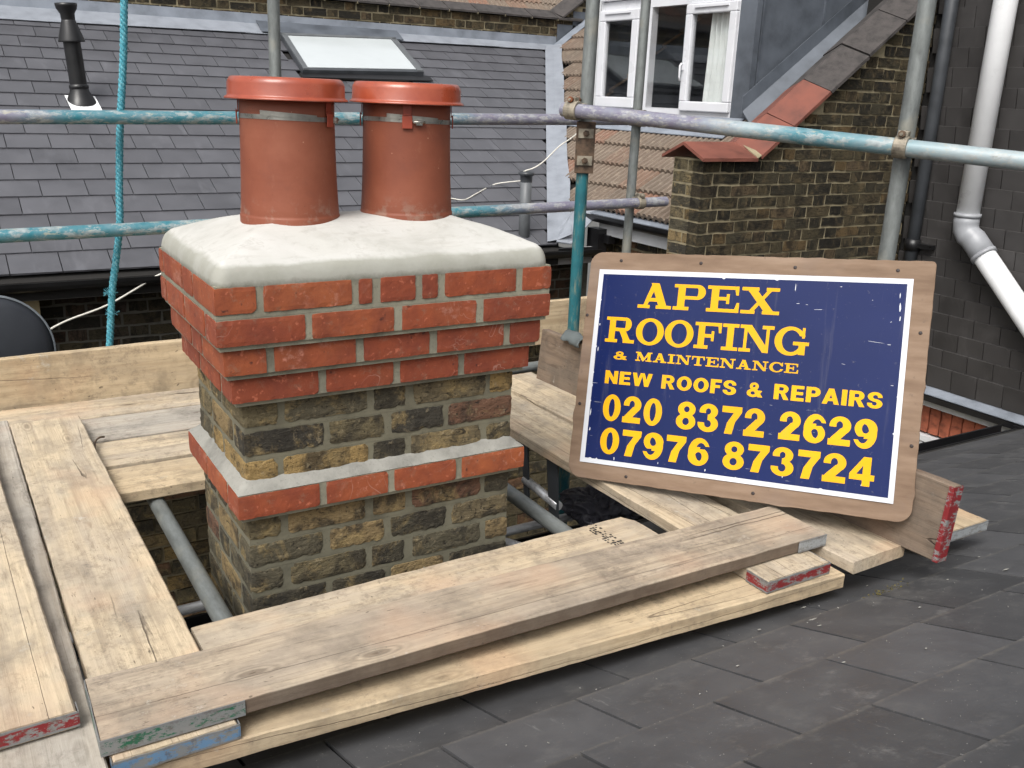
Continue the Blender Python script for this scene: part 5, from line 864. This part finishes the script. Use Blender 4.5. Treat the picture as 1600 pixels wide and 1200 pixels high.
# ---------------------------------------------------------------- pots
def pot(x, y, label, lugs, r=.1275, capr=.150, zt=0.0):
    t = empty('chimney_pot', (x, y, .36)); tag(t, label, 'chimney pot', 'terracotta chimney pots with clamped lids')
    O = lambda z: z - .36
    k = r / .1275
    MBd = MB().lathe([(r * 1.05, O(.355)), (r * 1.05, O(.406)), (r * 1.044, O(.4095)), (r * 1.033, O(.411)), (r * 1.036, O(.415)), (r * 1.022, O(.435)), (r * 1.0, O(.49)), (r * .982, O(.57)), (r * .972, O(.65)), (r * .975, O(.70)), (r * .90, O(.706)), (r * .86, O(.66))], 72)
    o = MBd.build('body', 'terracotta', t)
    cr = capr
    prof = [(cr * .5, O(.692)), (cr * .99, O(.6895)), (cr * 1.04, O(.6875)), (cr * 1.045, O(.6895)), (cr * 1.03, O(.6925)), (cr * 1.0, O(.6950)), (cr * .990, O(.698)), (cr * .986, O(.7250)), (cr * .972, O(.7310)), (cr * .94, O(.7380)), (cr * .91, O(.7400)), (cr * .88, O(.7405)), (cr * .83, O(.7392)), (cr * .4, O(.735)), (0, O(.735))]
    o = MB().lathe(prof, 72).build('lid', 'glazed_terracotta', t)
    ring = MB(); n = 72
    for a0, a1, rr, dz in ((0, 2 * PI, r * .9735 + .0012, 0.0), (R(-140), R(-72), r * .9735 + .0032, .0035)):
        vs = []; m_ = 48
        for i in range(m_ + 1):
            a = a0 + (a1 - a0) * i / m_; z = O(.645 + dz - .004 * math.sin(a + 1)) + (.006 * (1 - i / m_) if dz else 0)
            vs += [(rr * math.cos(a), rr * math.sin(a), z - .0055), (rr * math.cos(a), rr * math.sin(a), z + .0055), ((rr - .0015) * math.cos(a), (rr - .0015) * math.sin(a), z + .0055), ((rr - .0015) * math.cos(a), (rr - .0015) * math.sin(a), z - .0055)]
        ring.add(vs, [(4 * i + q, 4 * i + (q + 1) % 4, 4 * i + 4 + (q + 1) % 4, 4 * i + 4 + q)[::-1] for i in range(m_) for q in range(4)])
    ring.build('steel_band', 'steel_band', t)
    for a in lugs:
        M = Matrix.Rotation(R(a), 4, 'Z'); rr = r * .975
        q = MB().box(rr + .004, rr + .0075, -.013, .013, O(.628), O(.660), M).box(rr + .0005, rr + .003, -.011, .011, O(.655), O(.686), M).prism([(rr + .001, -.012, O(.656)), (rr + .001, .012, O(.656)), (rr + .008, .012, O(.662)), (rr + .008, -.012, O(.662))], (0, 0, .002), M)
        o = q.build('clamp_lug', 'clip_red', t); bevel(o, .0012, 2)
    sa = R(lugs[0] + 14); M = Matrix.Rotation(sa, 4, 'Z')
    o = MB().box(r + .0, r + .008, -.008, .008, O(.637), O(.651), M).tube([M @ Vector((r + .006, -.016, O(.645))), M @ Vector((r + .006, .016, O(.645)))], .0035, 8).build('worm_screw', 'steel_band', t)
    o = MB().add([Vector((r * 1.07 * math.cos(2 * PI * i / 72), r * 1.07 * math.sin(2 * PI * i / 72), O(.372 + mn.noise(Vector((i * .4, x * 9, 0))) * .004))) for i in range(72)] + [Vector(((r * 1.07 + .010) * math.cos(2 * PI * i / 72), (r * 1.07 + .010) * math.sin(2 * PI * i / 72), O(.350))) for i in range(72)], [(i, (i + 1) % 72, 72 + (i + 1) % 72, 72 + i)[::-1] for i in range(72)], True)
    return t
pot(.2065, .225, 'left terracotta chimney pot, its clamp lug at the right-hand side of the lid', (-51, 56, 164), .1190, .1440)
pot(.532, .225, 'right terracotta chimney pot, its clamp lug facing front under the lid', (-114, -27, 65, 158), .1190, .1450)

# ---------------------------------------------------------------- scaffold boards
def board(name, label, p0, p1, wd, mt, zt=None, th=.038, group='scaffold boards laid round the chimney', up=(0, 0, 1), seed=0, warp=.0016, round_end=0):
    p0, p1 = Vector(p0), Vector(p1); X = (p1 - p0); ln = X.length; X.normalize(); U = Vector(up); Y = U.cross(X).normalized(); U = X.cross(Y)
    h = wd / 2; c = .0035
    sct = [(-h, -th + c), (-h, -th * .5), (-h, -c), (-h + c, 0), (-h * .6, 0), (-h * .3, 0), (0, 0), (h * .3, 0), (h * .6, 0), (h - c, 0), (h, -c), (h, -th * .5), (h, -th + c), (h - c, -th), (0, -th), (-h + c, -th)]
    n = max(8, int(ln / .03)); vs = []; m_ = len(sct)
    for i in range(n + 1):
        x = ln * i / n
        for j, (y, z) in enumerate(sct):
            p = Vector((x, y, z)); e = mn.noise_vector(Vector((x * 7, y * 12, z * 14)) + Vector((seed * 5.3, 0, seed))) * warp
            e += mn.noise_vector(Vector((x * 40, y * 50, z * 50)) + Vector((seed, 3, 7))) * warp * .5
            if abs(y) > h * .9: e.y += mn.noise(Vector((x * 22, seed, y * 9))) * .0016 + mn.noise(Vector((x * 90, seed, y))) * .0008
            if z > -.001 and abs(y) < h * .95: e.z += -.002 * abs(mn.noise(Vector((x * 2.2, y * 8, seed))))
            e.x = e.x if 0 < i < n else e.x * .4
            rd = 0
            if round_end and i in (0, n) : rd = 0
            vs.append(p + e)
    if round_end:
        for i in range(n - 2, n + 1):
            for j in range(m_):
                v = vs[i * m_ + j]; k = abs(v.y) / h; v.x -= round_end * k ** 6 * (i - n + 3) / 3
    fs = [(i * m_ + j, i * m_ + (j + 1) % m_, (i + 1) * m_ + (j + 1) % m_, (i + 1) * m_ + j)[::-1] for i in range(n) for j in range(m_)] + [tuple(range(m_)), tuple(n * m_ + j for j in range(m_))[::-1]]
    mb = MB().add(vs, fs); o = mb.build(name, mt)
    o.matrix_basis = Matrix((X, Y, U)).transposed().to_4x4(); o.matrix_basis.translation = p0
    mm = Matrix((X, Y, U)).transposed().to_4x4(); mm.translation = p0; o.matrix_basis = mm
    for p in o.data.polygons: p.use_smooth = False
    tag(o, label, 'toe board' if 'toe' in name else 'board', group)
    o['len'] = ln; o['wd'] = wd; o['th'] = th; return o
def strap(b, end, mt, side=.0, sides=(1, 1), label=None, top=.0, seed=0):
    """thin metal hoop nailed round a board end"""
    ln, wd, th = b['len'], b['wd'], b['th']; x = ln if end else 0; s = 1 if end else -1; h = wd / 2; t = .0016
    mb = MB(); n = 16; vs = []
    for i in range(n + 1):
        y = -h - t + (wd + 2 * t) * i / n
        zt_ = -.003 + mn.noise(Vector((y * 30, seed, 0))) * .0025; zb = -th + .003 + mn.noise(Vector((y * 30, seed, 5))) * .0025; dx = mn.noise(Vector((y * 18, seed, 9))) * .0012
        vs += [(x + s * (.0012 + dx), y, zt_), (x + s * (.0012 + dx), y, zb), (x + s * (.0012 + t + dx), y, zb), (x + s * (.0012 + t + dx), y, zt_)]
    mb.add(vs, [(4 * i + q, 4 * i + (q + 1) % 4, 4 * i + 4 + (q + 1) % 4, 4 * i + 4 + q) for i in range(n) for q in range(4)] + [(0, 1, 2, 3), (4 * n + 3, 4 * n + 2, 4 * n + 1, 4 * n)])
    if side:
        for k, sg in enumerate((-1, 1)):
            if not sides[k]: continue
            ya = sg * (h + .0022)
            xa, xb = sorted((x + s * .003, x - s * side)); mb.box(xa, xb, min(ya, ya + sg * t), max(ya, ya + sg * t), -th + .002, -.002)
            for q in (.25, .8):
                xn = xa + (xb - xa) * q; mb.lathe([(0, .0), (.0035, 0), (.003, .0012), (0, .0018)], 8, (0, 0, 0)) if 0 else None
    o = mb.build('end_strap', mt, b)
    if label: o['label'] = label
    return o
Z1, Z2, Z3 = -.501, -.4625, -.423
b = board('scaffold_board', 'long fresh pale board at the very front, lowest of the stack beside the slates', (-.64, -.435, Z1), (1.450, -.548, Z1), .225, 'fresh_board', seed=1, th=.044)
b = board('scaffold_board', 'long weathered grey-brown board on top, running across the front of the chimney', (-.428, -.452, Z3 + .001), (1.458, -.462, Z3 + .001), .208, 'grey_board', seed=2)
strap(b, 0, 'red_painted_metal', .26, (1, 0), 'dented strap with green paint on its long side', seed=1)
b.children[0].data.materials.clear(); b.children[0].data.materials.append(MATS['green_painted_metal'])
strap(b, 1, 'bare_metal_strip', .105, (1, 0), 'bare galvanised strap', seed=2)
b = board('scaffold_board', 'pale board behind the top board, black printed patch at its end', (-.185, -.294, Z2 - .001), (1.085, -.258, Z2 - .001), .222, 'pale_board', seed=3, round_end=.03)
ink = MB(); rr = random.Random(8)
for i in range(16):
    for j in range(5):
        if rr.random() < .35: continue
        y = .105 - i * .0115; x = 1.118 + j * .0085 + rr.uniform(-.001, .001) - .01
        ink.box(x, x + rr.uniform(.0035, .0075), y, y + rr.uniform(.004, .009), .0006, .0011)
o = ink.build('printed_patch', 'black_ink', b); o['kind'] = 'stuff'
b = board('scaffold_board', 'second board from the left edge, pale with a long crack and a blue end', (-.300, -.572, Z2), (-.334, 1.445, Z2), .226, 'pale_board', seed=4)
strap(b, 0, 'blue_painted_metal', .02, (1, 1), 'bent strap with flaking blue paint', seed=3)
b = board('scaffold_board', 'scratched greyish board lying low between the two left-hand boards', (-.531, -.95, Z2 - .004), (-.562, 1.50, Z2 - .004), .225, 'pallid_board', seed=5)
b = board('scaffold_board', 'left-most board on top, yellowish with a red painted end', (-.568, -.448, Z3), (-.640, 1.24, Z3), .225, 'pale_board', seed=6)
strap(b, 0, 'red_painted_metal', .03, (1, 1), 'strap with dark red paint', seed=4)
b = board('scaffold_board', 'board right of the chimney whose short red painted end shows under the top board', (1.285, -.638, Z2), (1.268, 1.26, Z2), .230, 'brown_board', seed=7)
strap(b, 0, 'red_painted_metal', .075, (1, 1), 'strap with worn bright red paint', seed=5)
b.data.materials[0] = MATS['pale_board']
b = board('scaffold_board', 'thick pale board with a bare sawn end under the lower edge of the sign', (1.571, -.668, Z2), (1.505, 1.245, Z2), .226, 'fresh_board', seed=8)
b.data.materials[0] = MATS['pale_board']
b = board('scaffold_board', 'yellowish board end on the slates beyond the upright red-ended board', (2.015, -.632, Z1 + .008), (2.015, 1.5, Z1 + .008), .225, 'fresh_board', seed=9)
strap(b, 0, 'bare_metal_strip', .03, (1, 1), 'strap with pale green paint', seed=6)
for i, (y0, y1, x0, x1, mt, lab) in enumerate(((1.518, 1.738, -.50, 1.12, 'pale_board', 'farthest of the four cross boards, against the back toe board'), (1.245, 1.508, -.82, 1.10, 'pallid_board', 'second cross board from the back, greyish and tight against its neighbour'), (.990, 1.228, -.80, 1.13, 'pale_board', 'third cross board from the back, with a dark gap in front of it'), (.738, .957, -.82, 1.11, 'fresh_board', 'nearest of the four cross boards behind the chimney, over the open hole'))):
    board('scaffold_board', lab, (x0, (y0 + y1) / 2, Z1), (x1, (y0 + y1) / 2 + (.003 * i), Z1), (y1 - y0) - .006, mt, seed=10 + i)
b = board('scaffold_board', 'short end of a cross board at the far left, tucked under the back toe board', (-1.0, 1.635, Z1 + .002), (-.52, 1.63, Z1 + .002), .20, 'pale_board', seed=17)
# toe boards
b = board('toe_board', 'long upright toe board along the back of the platform, behind the chimney', (-2.2, 1.775, -.327), (2.45, 1.775, -.272), .036, 'fresh_board', th=.225, group='upright toe boards round the platform', seed=21, warp=.0022)
b = board('toe_board', 'brown upright toe board behind the sign, leaning, with a red end strap on the slates', (1.705, -.775, -.243), (1.625, 1.16, -.243), .036, 'brown_board', th=.225, group='upright toe boards round the platform', up=(.09, 0, 1), seed=22)
strap(b, 0, 'red_painted_end', .012, (1, 1), 'strap with red paint', seed=7)
b['wd'] = .036
cl = MB(); vs = []; n = 14
for i in range(n + 1):
    for j in range(9):
        u, v = i / n, j / 8; a = (v - .5) * 2.6
        p = Vector((1.63 + math.sin(a) * .045, .86 + u * .13 + .012 * math.sin(v * 5), -.215 - (1 - math.cos(a)) * .045)); p += mn.noise_vector(p * 28) * .012
        vs.append(p)
cl.add(vs, [(i * 9 + j, i * 9 + j + 1, (i + 1) * 9 + j + 1, (i + 1) * 9 + j) for i in range(n) for j in range(8)], True)
o = cl.build('rag', 'grey_cloth'); sm_ = o.modifiers.new('s', 'SOLIDIFY'); sm_.thickness = .004; tag(o, 'crumpled grey rag hung over the toe board left of the sign', 'rag')

# ---------------------------------------------------------------- scaffold tubes
def stube(label, p0, p1, mt, r=.0245, group='scaffold tubes', name='scaffold_tube'):
    p0, p1 = Vector(p0), Vector(p1); Z = (p1 - p0); ln = Z.length; Z.normalize()
    n = max(2, int(ln / .12)); mb = MB().tube([(0, 0, ln * i / n) for i in range(n + 1)], r, 24, False)
    for z, s in ((0, 1), (ln, -1)):    # open tube ends with wall thickness
        mb.lathe([(r, z), (r - .0035, z), (r - .0035, z + s * .06), (0, z + s * .06)], 24)
    o = mb.build(name, mt); X = Z.orthogonal().normalized(); Y = Z.cross(X)
    M = Matrix((X, Y, Z)).transposed().to_4x4(); M.translation = p0; o.matrix_basis = M
    return tag(o, label, 'scaffold tube', group)
stube('upper back guard rail behind the pots, teal at the left turning purple-grey', (-2.6, 1.80, .543), (2.62, 1.80, .622), 'upper_back_rail', .026)
stube('lower back guard rail, bright teal at the left and purple at its cut right end', (-2.6, 1.80, .114), (2.776, 1.80, .204), 'lower_back_rail', .026)
stube('large guard rail above the sign running to the right edge, purple then pale teal', (1.592, 1.065, .673), (2.50, -1.16, .549), 'big_rail', .0275)
stube('teal upright left of the sign, passing down beside the deck', (1.665, 1.02, -2.4), (1.68, 1.03, .60), 'teal_scaffold_paint')
stube('grey galvanised upright rising past the left window frame', (1.682, 1.035, .61), (1.70, 1.04, 2.1), 'galvanised_steel', .027)
stube('thin galvanised upright crossing the dormer window', (2.575, 1.86, -.9), (2.60, 1.86, 2.3), 'galvanised_steel')
stube('galvanised upright just left of the skylight, behind the left pot', (.675, 1.86, -.9), (.70, 1.86, 2.2), 'galvanised_steel')
stube('thick galvanised upright behind the right end of the sign', (2.118, -.120, -.79), (2.160, -.104, 2.0), 'galvanised_steel', .0275)
stube('grey tube in the open hole at left, carrying the boards', (-.073, -.50, -.570), (-.090, 1.72, -.570), 'galvanised_steel')
stube('stained grey tube just right of the chimney foot, running under the boards', (.972, -.50, -.570), (.985, 1.70, -.570), 'galvanised_steel')
stube('dark ledger tube seen between chimney and sign at the back', (.9, 1.63, -.568), (2.5, 1.63, -.568), 'galvanised_steel')
stube('shiny alloy tube low down behind the chimney foot', (-.75, .64, -.90), (2.1, .64, -.87), 'bright_alloy', .017)
def coupler(label, loc, axis, r=.0285, other=(0, 0, 1), rust='coupler_steel', bolt='rust_orange', sz=1., back=(0, 1, 0)):
    axis = Vector(axis).normalized(); o_ = Vector(other); Y = Vector(back); Y = (Y - axis * Y.dot(axis)).normalized(); X = axis; Zv = X.cross(Y)
    M = Matrix((X, Y, Zv)).transposed().to_4x4(); M.translation = Vector(loc)
    t = bpy.data.objects.new('coupler', None); C.objects.link(t); t.matrix_basis = M; t.empty_display_size = .03
    tag(t, label, 'scaffold clamp', 'scaffold couplers joining the tubes')
    Rx = Matrix.Rotation(PI / 2, 4, 'Y')
    def ring(x0, x1, ri, ro, seg=24):
        mb = MB(); vs = []
        for x, rr in ((x0, ri), (x0, ro), (x1, ro), (x1, ri)):
            vs += [(x, rr * math.cos(2 * PI * k / seg), rr * math.sin(2 * PI * k / seg)) for k in range(seg)]
        mb.add(vs, [(q * seg + k, q * seg + (k + 1) % seg, ((q + 1) % 4) * seg + (k + 1) % seg, ((q + 1) % 4) * seg + k) for q in range(4) for k in range(seg)]); return mb
    mb = ring(-.021 * sz, .021 * sz, r - .002, r + .0065 * sz); mb.box(-.024 * sz, .024 * sz, r, r + .035, -.028, .028); mb.box(-.016, .016, -.016, .016, r + .002, r + .022)
    o = mb.build('body', rust, t); bevel(o, .003, 2)
    mb = MB().tube([(0, -.034, r + .012), (0, .048, r + .012)], .0055, 10)
    o = mb.build('bolt', rust, t)
    for ya, yb_ in ((-.030, -.018), (.02, .032)): MB().tube([(0, ya, r + .012), (0, yb_, r + .012)], .0112, 6).build('nut', bolt, t)
    mb = MB().prism([(-.02, r + .03, -.03), (.02, r + .03, -.03), (.02, r + .055, -.02), (-.02, r + .055, -.02)], (0, 0, .05))
    o = mb.build('saddle', rust, t)
    return t
coupler('rusty clamp where the big right guard rail meets the teal upright', (1.610, 1.02, .671), (.38, -.92, -.05), other=(0, 0, 1), back=(1, .3, 0), sz=1.25)
coupler('rusty clamp on the big guard rail holding the thick right-hand upright', (2.085, -.143, .607), (.38, -.92, -.05), back=(1, .35, 0), bolt='rust_steel')
coupler('pale clamp near the purple end of the lower back rail', (2.600, 1.80, .201), (1, 0, .016), r=.027, back=(0, 1, 0), rust='coupler_steel', bolt='coupler_steel')
coupler('clamp on the upper back rail behind the big guard rail', (2.57, 1.80, .621), (1, 0, .016), r=.027, bolt='rust_steel')
sv = empty('sleeve_coupler', (1.68, 1.03, .53)); tag(sv, 'rusty two-bolt sleeve joining the teal upright to the grey tube above', 'scaffold clamp', 'scaffold couplers joining the tubes')
sv.rotation_euler = (0, 0, R(-28))
o = MB().lathe([(.026, -.10), (.034, -.10), (.034, .10), (.026, .10)], 24).box(-.038, .038, -.036, -.026, -.10, .10).build('sleeve', 'rust_steel', sv); bevel(o, .003, 2)
for z in (-.05, .055):
    o = MB().tube([(.0, -.036, z), (.0, -.052, z)], .013, 6).tube([(0, -.05, z), (0, -.062, z)], .006, 8).build('bolt', 'rust_steel', sv)
    o = MB().box(-.030, .030, -.041, -.036, z - .018, z + .018).build('washer', 'coupler_steel', sv)

# lattice beam, bag and boundary wall seen through the hole
lb = empty('lattice_beam', (1.21, .5, -.6)); tag(lb, 'dark steel lattice beam under the boards right of the chimney', 'beam')
lp(MB().tube([(1.30, -.3, -.535), (1.30, 1.6, -.535)], .018, 12), 'top_chord', 'rust_steel', lb)
lp(MB().tube([(1.195, .37, -.672), (1.195, .60, -.655)], .017, 14), 'bottom_chord', 'bright_alloy', lb)
for y, wdd in ((.60, .020), (.415, .034), (1.0, .02)):
    lp(MB().prism([(1.185, y - wdd, -.502), (1.185, y + wdd, -.502), (1.185, y - .03 + wdd * .8, -.735), (1.185, y - .03 - wdd * .8, -.735)], (.007, 0, 0)), 'web_plate', 'charcoal_plastic', lb)
lp(MB().tube([(1.02, .64, -.862), (1.02, .64, -.80)], .012, 10).box(1.0, 1.06, .61, .67, -.93, -.84), 'clip', 'coupler_steel', lb)
lp(MB().tube([(1.03, .63, -.86), (1.20, .30, -.86)], .017, 12), 'brace', 'bright_alloy', lb)
bg = MB(); bm = bmesh.new(); bmesh.ops.create_icosphere(bm, subdivisions=5, radius=1)
for v in bm.verts:
    p = v.co.copy(); f = mn.noise(p * 1.7 + Vector((4, 1, 2))) * .25
    cre = abs(mn.noise(Vector((p.x * 3.2, p.y * 3.2, p.z * 1.3)) + Vector((1, 7, 3)))) ; cre2 = abs(mn.noise(Vector((p.x * 7, p.y * 7, p.z * 3.5))))
    v.co = p * (1 + f - .30 * (1 - min(1, cre * 6)) - .13 * (1 - min(1, cre2 * 5)))
    v.co = Vector((v.co.x * .165, v.co.y * .12, v.co.z * .085 + .01 * math.sin(p.x * 5)))
me = bpy.data.meshes.new('bag'); bm.to_mesh(me); bm.free()
for p in me.polygons: p.use_smooth = True
o = link('bag', me, 'black_bag'); o.location = (1.525, .56, -.815); o.rotation_euler = (0, R(6), R(-12)); tag(o, 'crumpled black bag below the deck beside the teal upright', 'bag')
stube('short silver tube end showing right of the black bag', (1.62, .50, -.83), (1.80, .30, -.80), 'bright_alloy', .018)
bw = tag(empty('boundary_wall', (1, 1.95, -6)), 'old brick wall seen below the platform through the hole beside the chimney', 'wall')
pb(MB().box(-2.2, 3.2, 1.90, 2.12, -6, -.56), 'mortar_core', 'old_mortar', bw)
pieces('brick', bw, brick_mats(brick_courses(-1.2, 3.2, -2.4, -.57, rnd=random.Random(15), jit=.006), 1.90, proud=.012, filt=lambda c: -.75 < c.x < .9 or 1.0 < c.x < 3.0), 'stock_brick', BRS, limit=290)

# ---------------------------------------------------------------- the sign
SU = Vector((.537, -.84, .079)).normalized(); SV = Vector((.231, .237, .944)); SV = (SV - SU * SU.dot(SV)).normalized(); SN = SU.cross(SV)
sg = bpy.data.objects.new('sign_board', None); C.objects.link(sg); sg.empty_display_size = .1
M = Matrix((SU, SV, SN)).transposed().to_4x4(); M.translation = (1.087, .176, -.46); sg.matrix_basis = M
tag(sg, 'blue roofing sign with yellow lettering on a brown plywood board, leaning on the scaffold', 'sign')
def rrect(x0, x1, y0, y1, rs, seg=8):
    P = []
    for (cx, cy, r, a0) in ((x0, y0, rs[0], PI), (x1, y0, rs[1], 1.5 * PI), (x1, y1, rs[2], 0), (x0, y1, rs[3], .5 * PI)):
        cx += r if cx == x0 else -r; cy += r if cy == y0 else -r
        P += [(cx + r * math.cos(a0 + PI / 2 * i / seg), cy + r * math.sin(a0 + PI / 2 * i / seg)) for i in range(seg + 1)]
    return P
P = rrect(0, 1.038, 0, .738, (.045, .042, .012, .040)); rr = random.Random(6)
PP = []
for i, (a, b_) in enumerate(P):
    PP.append((a, b_)); (c_, d_) = P[(i + 1) % len(P)]; l = math.hypot(c_ - a, d_ - b_)
    if l > .1:
        n = int(l / .02)
        for k in range(1, n): q = k / n; e = rr.uniform(-.0009, .0009) + (-.003 if rr.random() < .04 else 0); nx_, ny_ = -(d_ - b_) / l, (c_ - a) / l; PP.append((a + (c_ - a) * q - nx_ * e * -1, b_ + (d_ - b_) * q - ny_ * e * -1))
mb = MB(); n = len(PP); mb.add([(x, y, -.018) for x, y in PP] + [(x, y, 0) for x, y in PP], [tuple(range(n))[::-1], tuple(range(n, 2 * n))] + [(i, (i + 1) % n, n + (i + 1) % n, n + i) for i in range(n)])
o = mb.build('plywood', 'weathered_plywood', sg); bevel(o, .0015, 2, 50)
wp_ = MB().prism([(.0395, .0515, .0015), (.988, .0495, .0015), (.983, .6855, .0015), (.0355, .681, .0015)], (0, 0, .002)).build('white_panel', 'sign_white', sg)
BP = [(.0555, .0665), (.973, .064), (.968, .6705), (.051, .666)]; rr = random.Random(12); pts = []
for i in range(4):
    (a, b_), (c_, d_) = BP[i], BP[(i + 1) % 4]; l = math.hypot(c_ - a, d_ - b_); n = int(l / .004); run = 0
    nx_, ny_ = -(d_ - b_) / l, (c_ - a) / l; nick = 0
    for k in range(n):
        if nick <= 0 and rr.random() < .012: nick = rr.randint(1, 2); dep = rr.uniform(.001, .0045)
        e = 0
        if nick > 0 and 2 < k < n - 3: e = dep; nick -= 1
        else: nick -= 1
        pts.append((a + (c_ - a) * k / n + nx_ * e, b_ + (d_ - b_) * k / n + ny_ * e))
mb = MB(); n = len(pts); mb.add([(x, y, .0036) for x, y in pts] + [(x, y, .0040) for x, y in pts], [tuple(range(n))[::-1], tuple(range(n, 2 * n))] + [(i, (i + 1) % n, n + (i + 1) % n, n + i) for i in range(n)])
o = mb.build('blue_panel', 'sign_blue', wp_)
def word(txt, F, x0, x1, yb, yc, name='lettering', gap=.11, z=.0042):
    h = yc - yb; tot = sum(F[c][0] for c in txt) + gap * (len(txt) - 1); sx = (x1 - x0) / tot
    c = bpy.data.curves.new('t', 'CURVE'); c.dimensions = '2D'; c.fill_mode = 'BOTH'; c.extrude = .0002; x = x0
    for chh in txt:
        wd_, Ls = F[chh]
        for l in Ls:
            s = c.splines.new('POLY'); s.points.add(len(l) - 1); s.use_cyclic_u = True
            for p, (a, b_) in zip(s.points, l): p.co = (x + a * sx, yb + b_ * h, 0, 1)
        x += (wd_ + gap) * sx
    t = bpy.data.objects.new('t', c); C.objects.link(t); dg = bpy.context.evaluated_depsgraph_get(); me = bpy.data.meshes.new_from_object(t.evaluated_get(dg))
    bpy.data.objects.remove(t); me.materials.clear()
    o = link(name, me, 'sign_yellow', wp_); o.location = (0, 0, z); return o
word('APEX', SLAB, .178, .622, .562, .643, gap=.07); word('ROOFING', SLAB, .080, .717, .446, .528, gap=.05)
word('&', SANS, .116, .163, .3915, .4175); word('MAINTENANCE', SLAB, .190, .694, .392, .421, gap=.12)
word('NEW', SANS, .095, .253, .312, .354); word('ROOFS', SANS, .284, .519, .3115, .355); word('&', SANS, .551, .599, .312, .355); word('REPAIRS', SANS, .631, .934, .3115, .357)
word('020', SANS, .099, .296, .193, .277); word('8372', SANS, .343, .614, .193, .277); word('2629', SANS, .656, .928, .195, .278)
word('07976', SANS, .102, .456, .087, .170); word('873724', SANS, .500, .932, .088, .171)
# scratches and chips down to the white sheet
chp = MB(); rr = random.Random(44)
for x, y, l, w_, a in ((.662, .645, .003, .030, 0), (.675, .60, .012, .002, .1), (.70, .598, .008, .0015, 0), (.735, .585, .030, .0016, .05), (.79, .655, .008, .002, .1), (.90, .50, .050, .0012, -.1), (.935, .495, .012, .002, 0), (.955, .60, .006, .035, 0), (.958, .57, .004, .018, 0), (.952, .635, .004, .02, 0), (.955, .38, .010, .002, 0), (.06, .31, .03, .0015, 0), (.057, .50, .003, .012, 0), (.060, .42, .003, .02, 0), (.058, .215, .004, .03, 0), (.062, .16, .005, .012, 0), (.935, .56, .006, .002, .4), (.88, .62, .004, .002, 0), (.155, .075, .004, .012, 0), (.45, .075, .003, .010, 0), (.30, .078, .003, .008, 0), (.68, .088, .004, .016, 0), (.90, .09, .006, .003, 0), (.6, .40, .02, .001, .2), (.82, .43, .015, .001, -.2)):
    c_, s_ = math.cos(a), math.sin(a); n = 7; ring = []
    for i in range(n): t = 2 * PI * i / n; k = rr.uniform(.5, 1.1); px_, py_ = l / 2 * k * math.cos(t), w_ / 2 * k * math.sin(t); ring.append((x + px_ * c_ - py_ * s_, y + px_ * s_ + py_ * c_, .00425))
    chp.add(ring, [tuple(range(n))])
o = chp.build('paint_chips', 'sign_white', wp_); o['kind'] = 'stuff'
scw = MB().lathe([(.0, .0008), (.0045, .0008), (.0055, .0002), (.0055, -.001)], 10).mesh('screw')
for x, y in ((.105, .712), (.368, .712), (.654, .708), (.939, .709), (1.014, .534), (1.02, .216), (.008, .529), (.016, .238), (.60, .025), (.20, .022)):
    o = link('screw', scw, 'screw_dark', sg); o.location = (x, y, .0005)

o = MB().tube(smooth_path([(-.215, 1.10, -.485), (-.205, 1.17, -.478), (-.185, 1.225, -.482), (-.165, 1.25, -.490)], 6), .0035, 6).build('wire', 'rust_steel'); tag(o, 'short curved dark wire lying beside the second board from the left', 'wire')

# crumbs of mortar, grit and moss left lying about
def crumbs(name, spots, mt, label=None):
    mb = MB()
    for (x, y, z, s) in spots:
        V_ = [Vector((x + rr.uniform(-1, 1) * s, y + rr.uniform(-1, 1) * s, z + (rr.uniform(0, 1.2) * s if i else -.1 * s))) for i in range(5)]
        mb.add(V_, [(0, 1, 2), (0, 2, 3), (0, 3, 4), (0, 4, 1), (1, 3, 2), (1, 4, 3)])
    o = mb.build(name, mt); o['kind'] = 'stuff'; return o
rr = random.Random(77); sp = []
for i in range(170):
    y = -.62 - abs(rr.gauss(0, .35)); x = rr.uniform(-.2, 3.0); sp.append((x, y, roofz(y) + .011, rr.uniform(.0008, .0028)))
crumbs('roof_grit', sp, 'grey_mortar')
sp = []
for i in range(90): sp.append((rr.uniform(-.4, 1.4), rr.uniform(-.55, -.37), Z3 + .0005, rr.uniform(.0006, .002)))
for i in range(70): sp.append((rr.uniform(-.41, -.20), rr.uniform(-.3, 1.4), Z2 + .0005, rr.uniform(.0006, .0022)))
for i in range(60): sp.append((rr.uniform(.0, 1.0), rr.uniform(-.33, -.17), Z2, rr.uniform(.0008, .0026)))
for i in range(50): sp.append((rr.uniform(-.6, 1.0), rr.uniform(.76, 1.7), Z1 + .0005, rr.uniform(.0008, .0025)))
for i in range(50): sp.append((rr.uniform(1.18, 1.6), rr.uniform(-.5, 1.2), Z2 + .0005, rr.uniform(.0008, .0025)))
crumbs('mortar_crumbs', sp, 'fresh_mortar')
sp = []
for i in range(60): sp.append((1.53 + rr.gauss(0, .05), -.735 + rr.gauss(0, .012), roofz(-.735) + .012, rr.uniform(.002, .005)))
crumbs('moss', sp, 'moss')
sp = []
for k in range(9):
    y = -.731 + .241 * (k - 4)
    for i in range(26):
        x = rr.uniform(-.3, 3.2); 
        for q in range(4): sp.append((x + rr.gauss(0, .008), y + rr.uniform(.002, .012), roofz(y) + .003, rr.uniform(.0012, .003)))
crumbs('joint_debris', sp, 'dust_print')
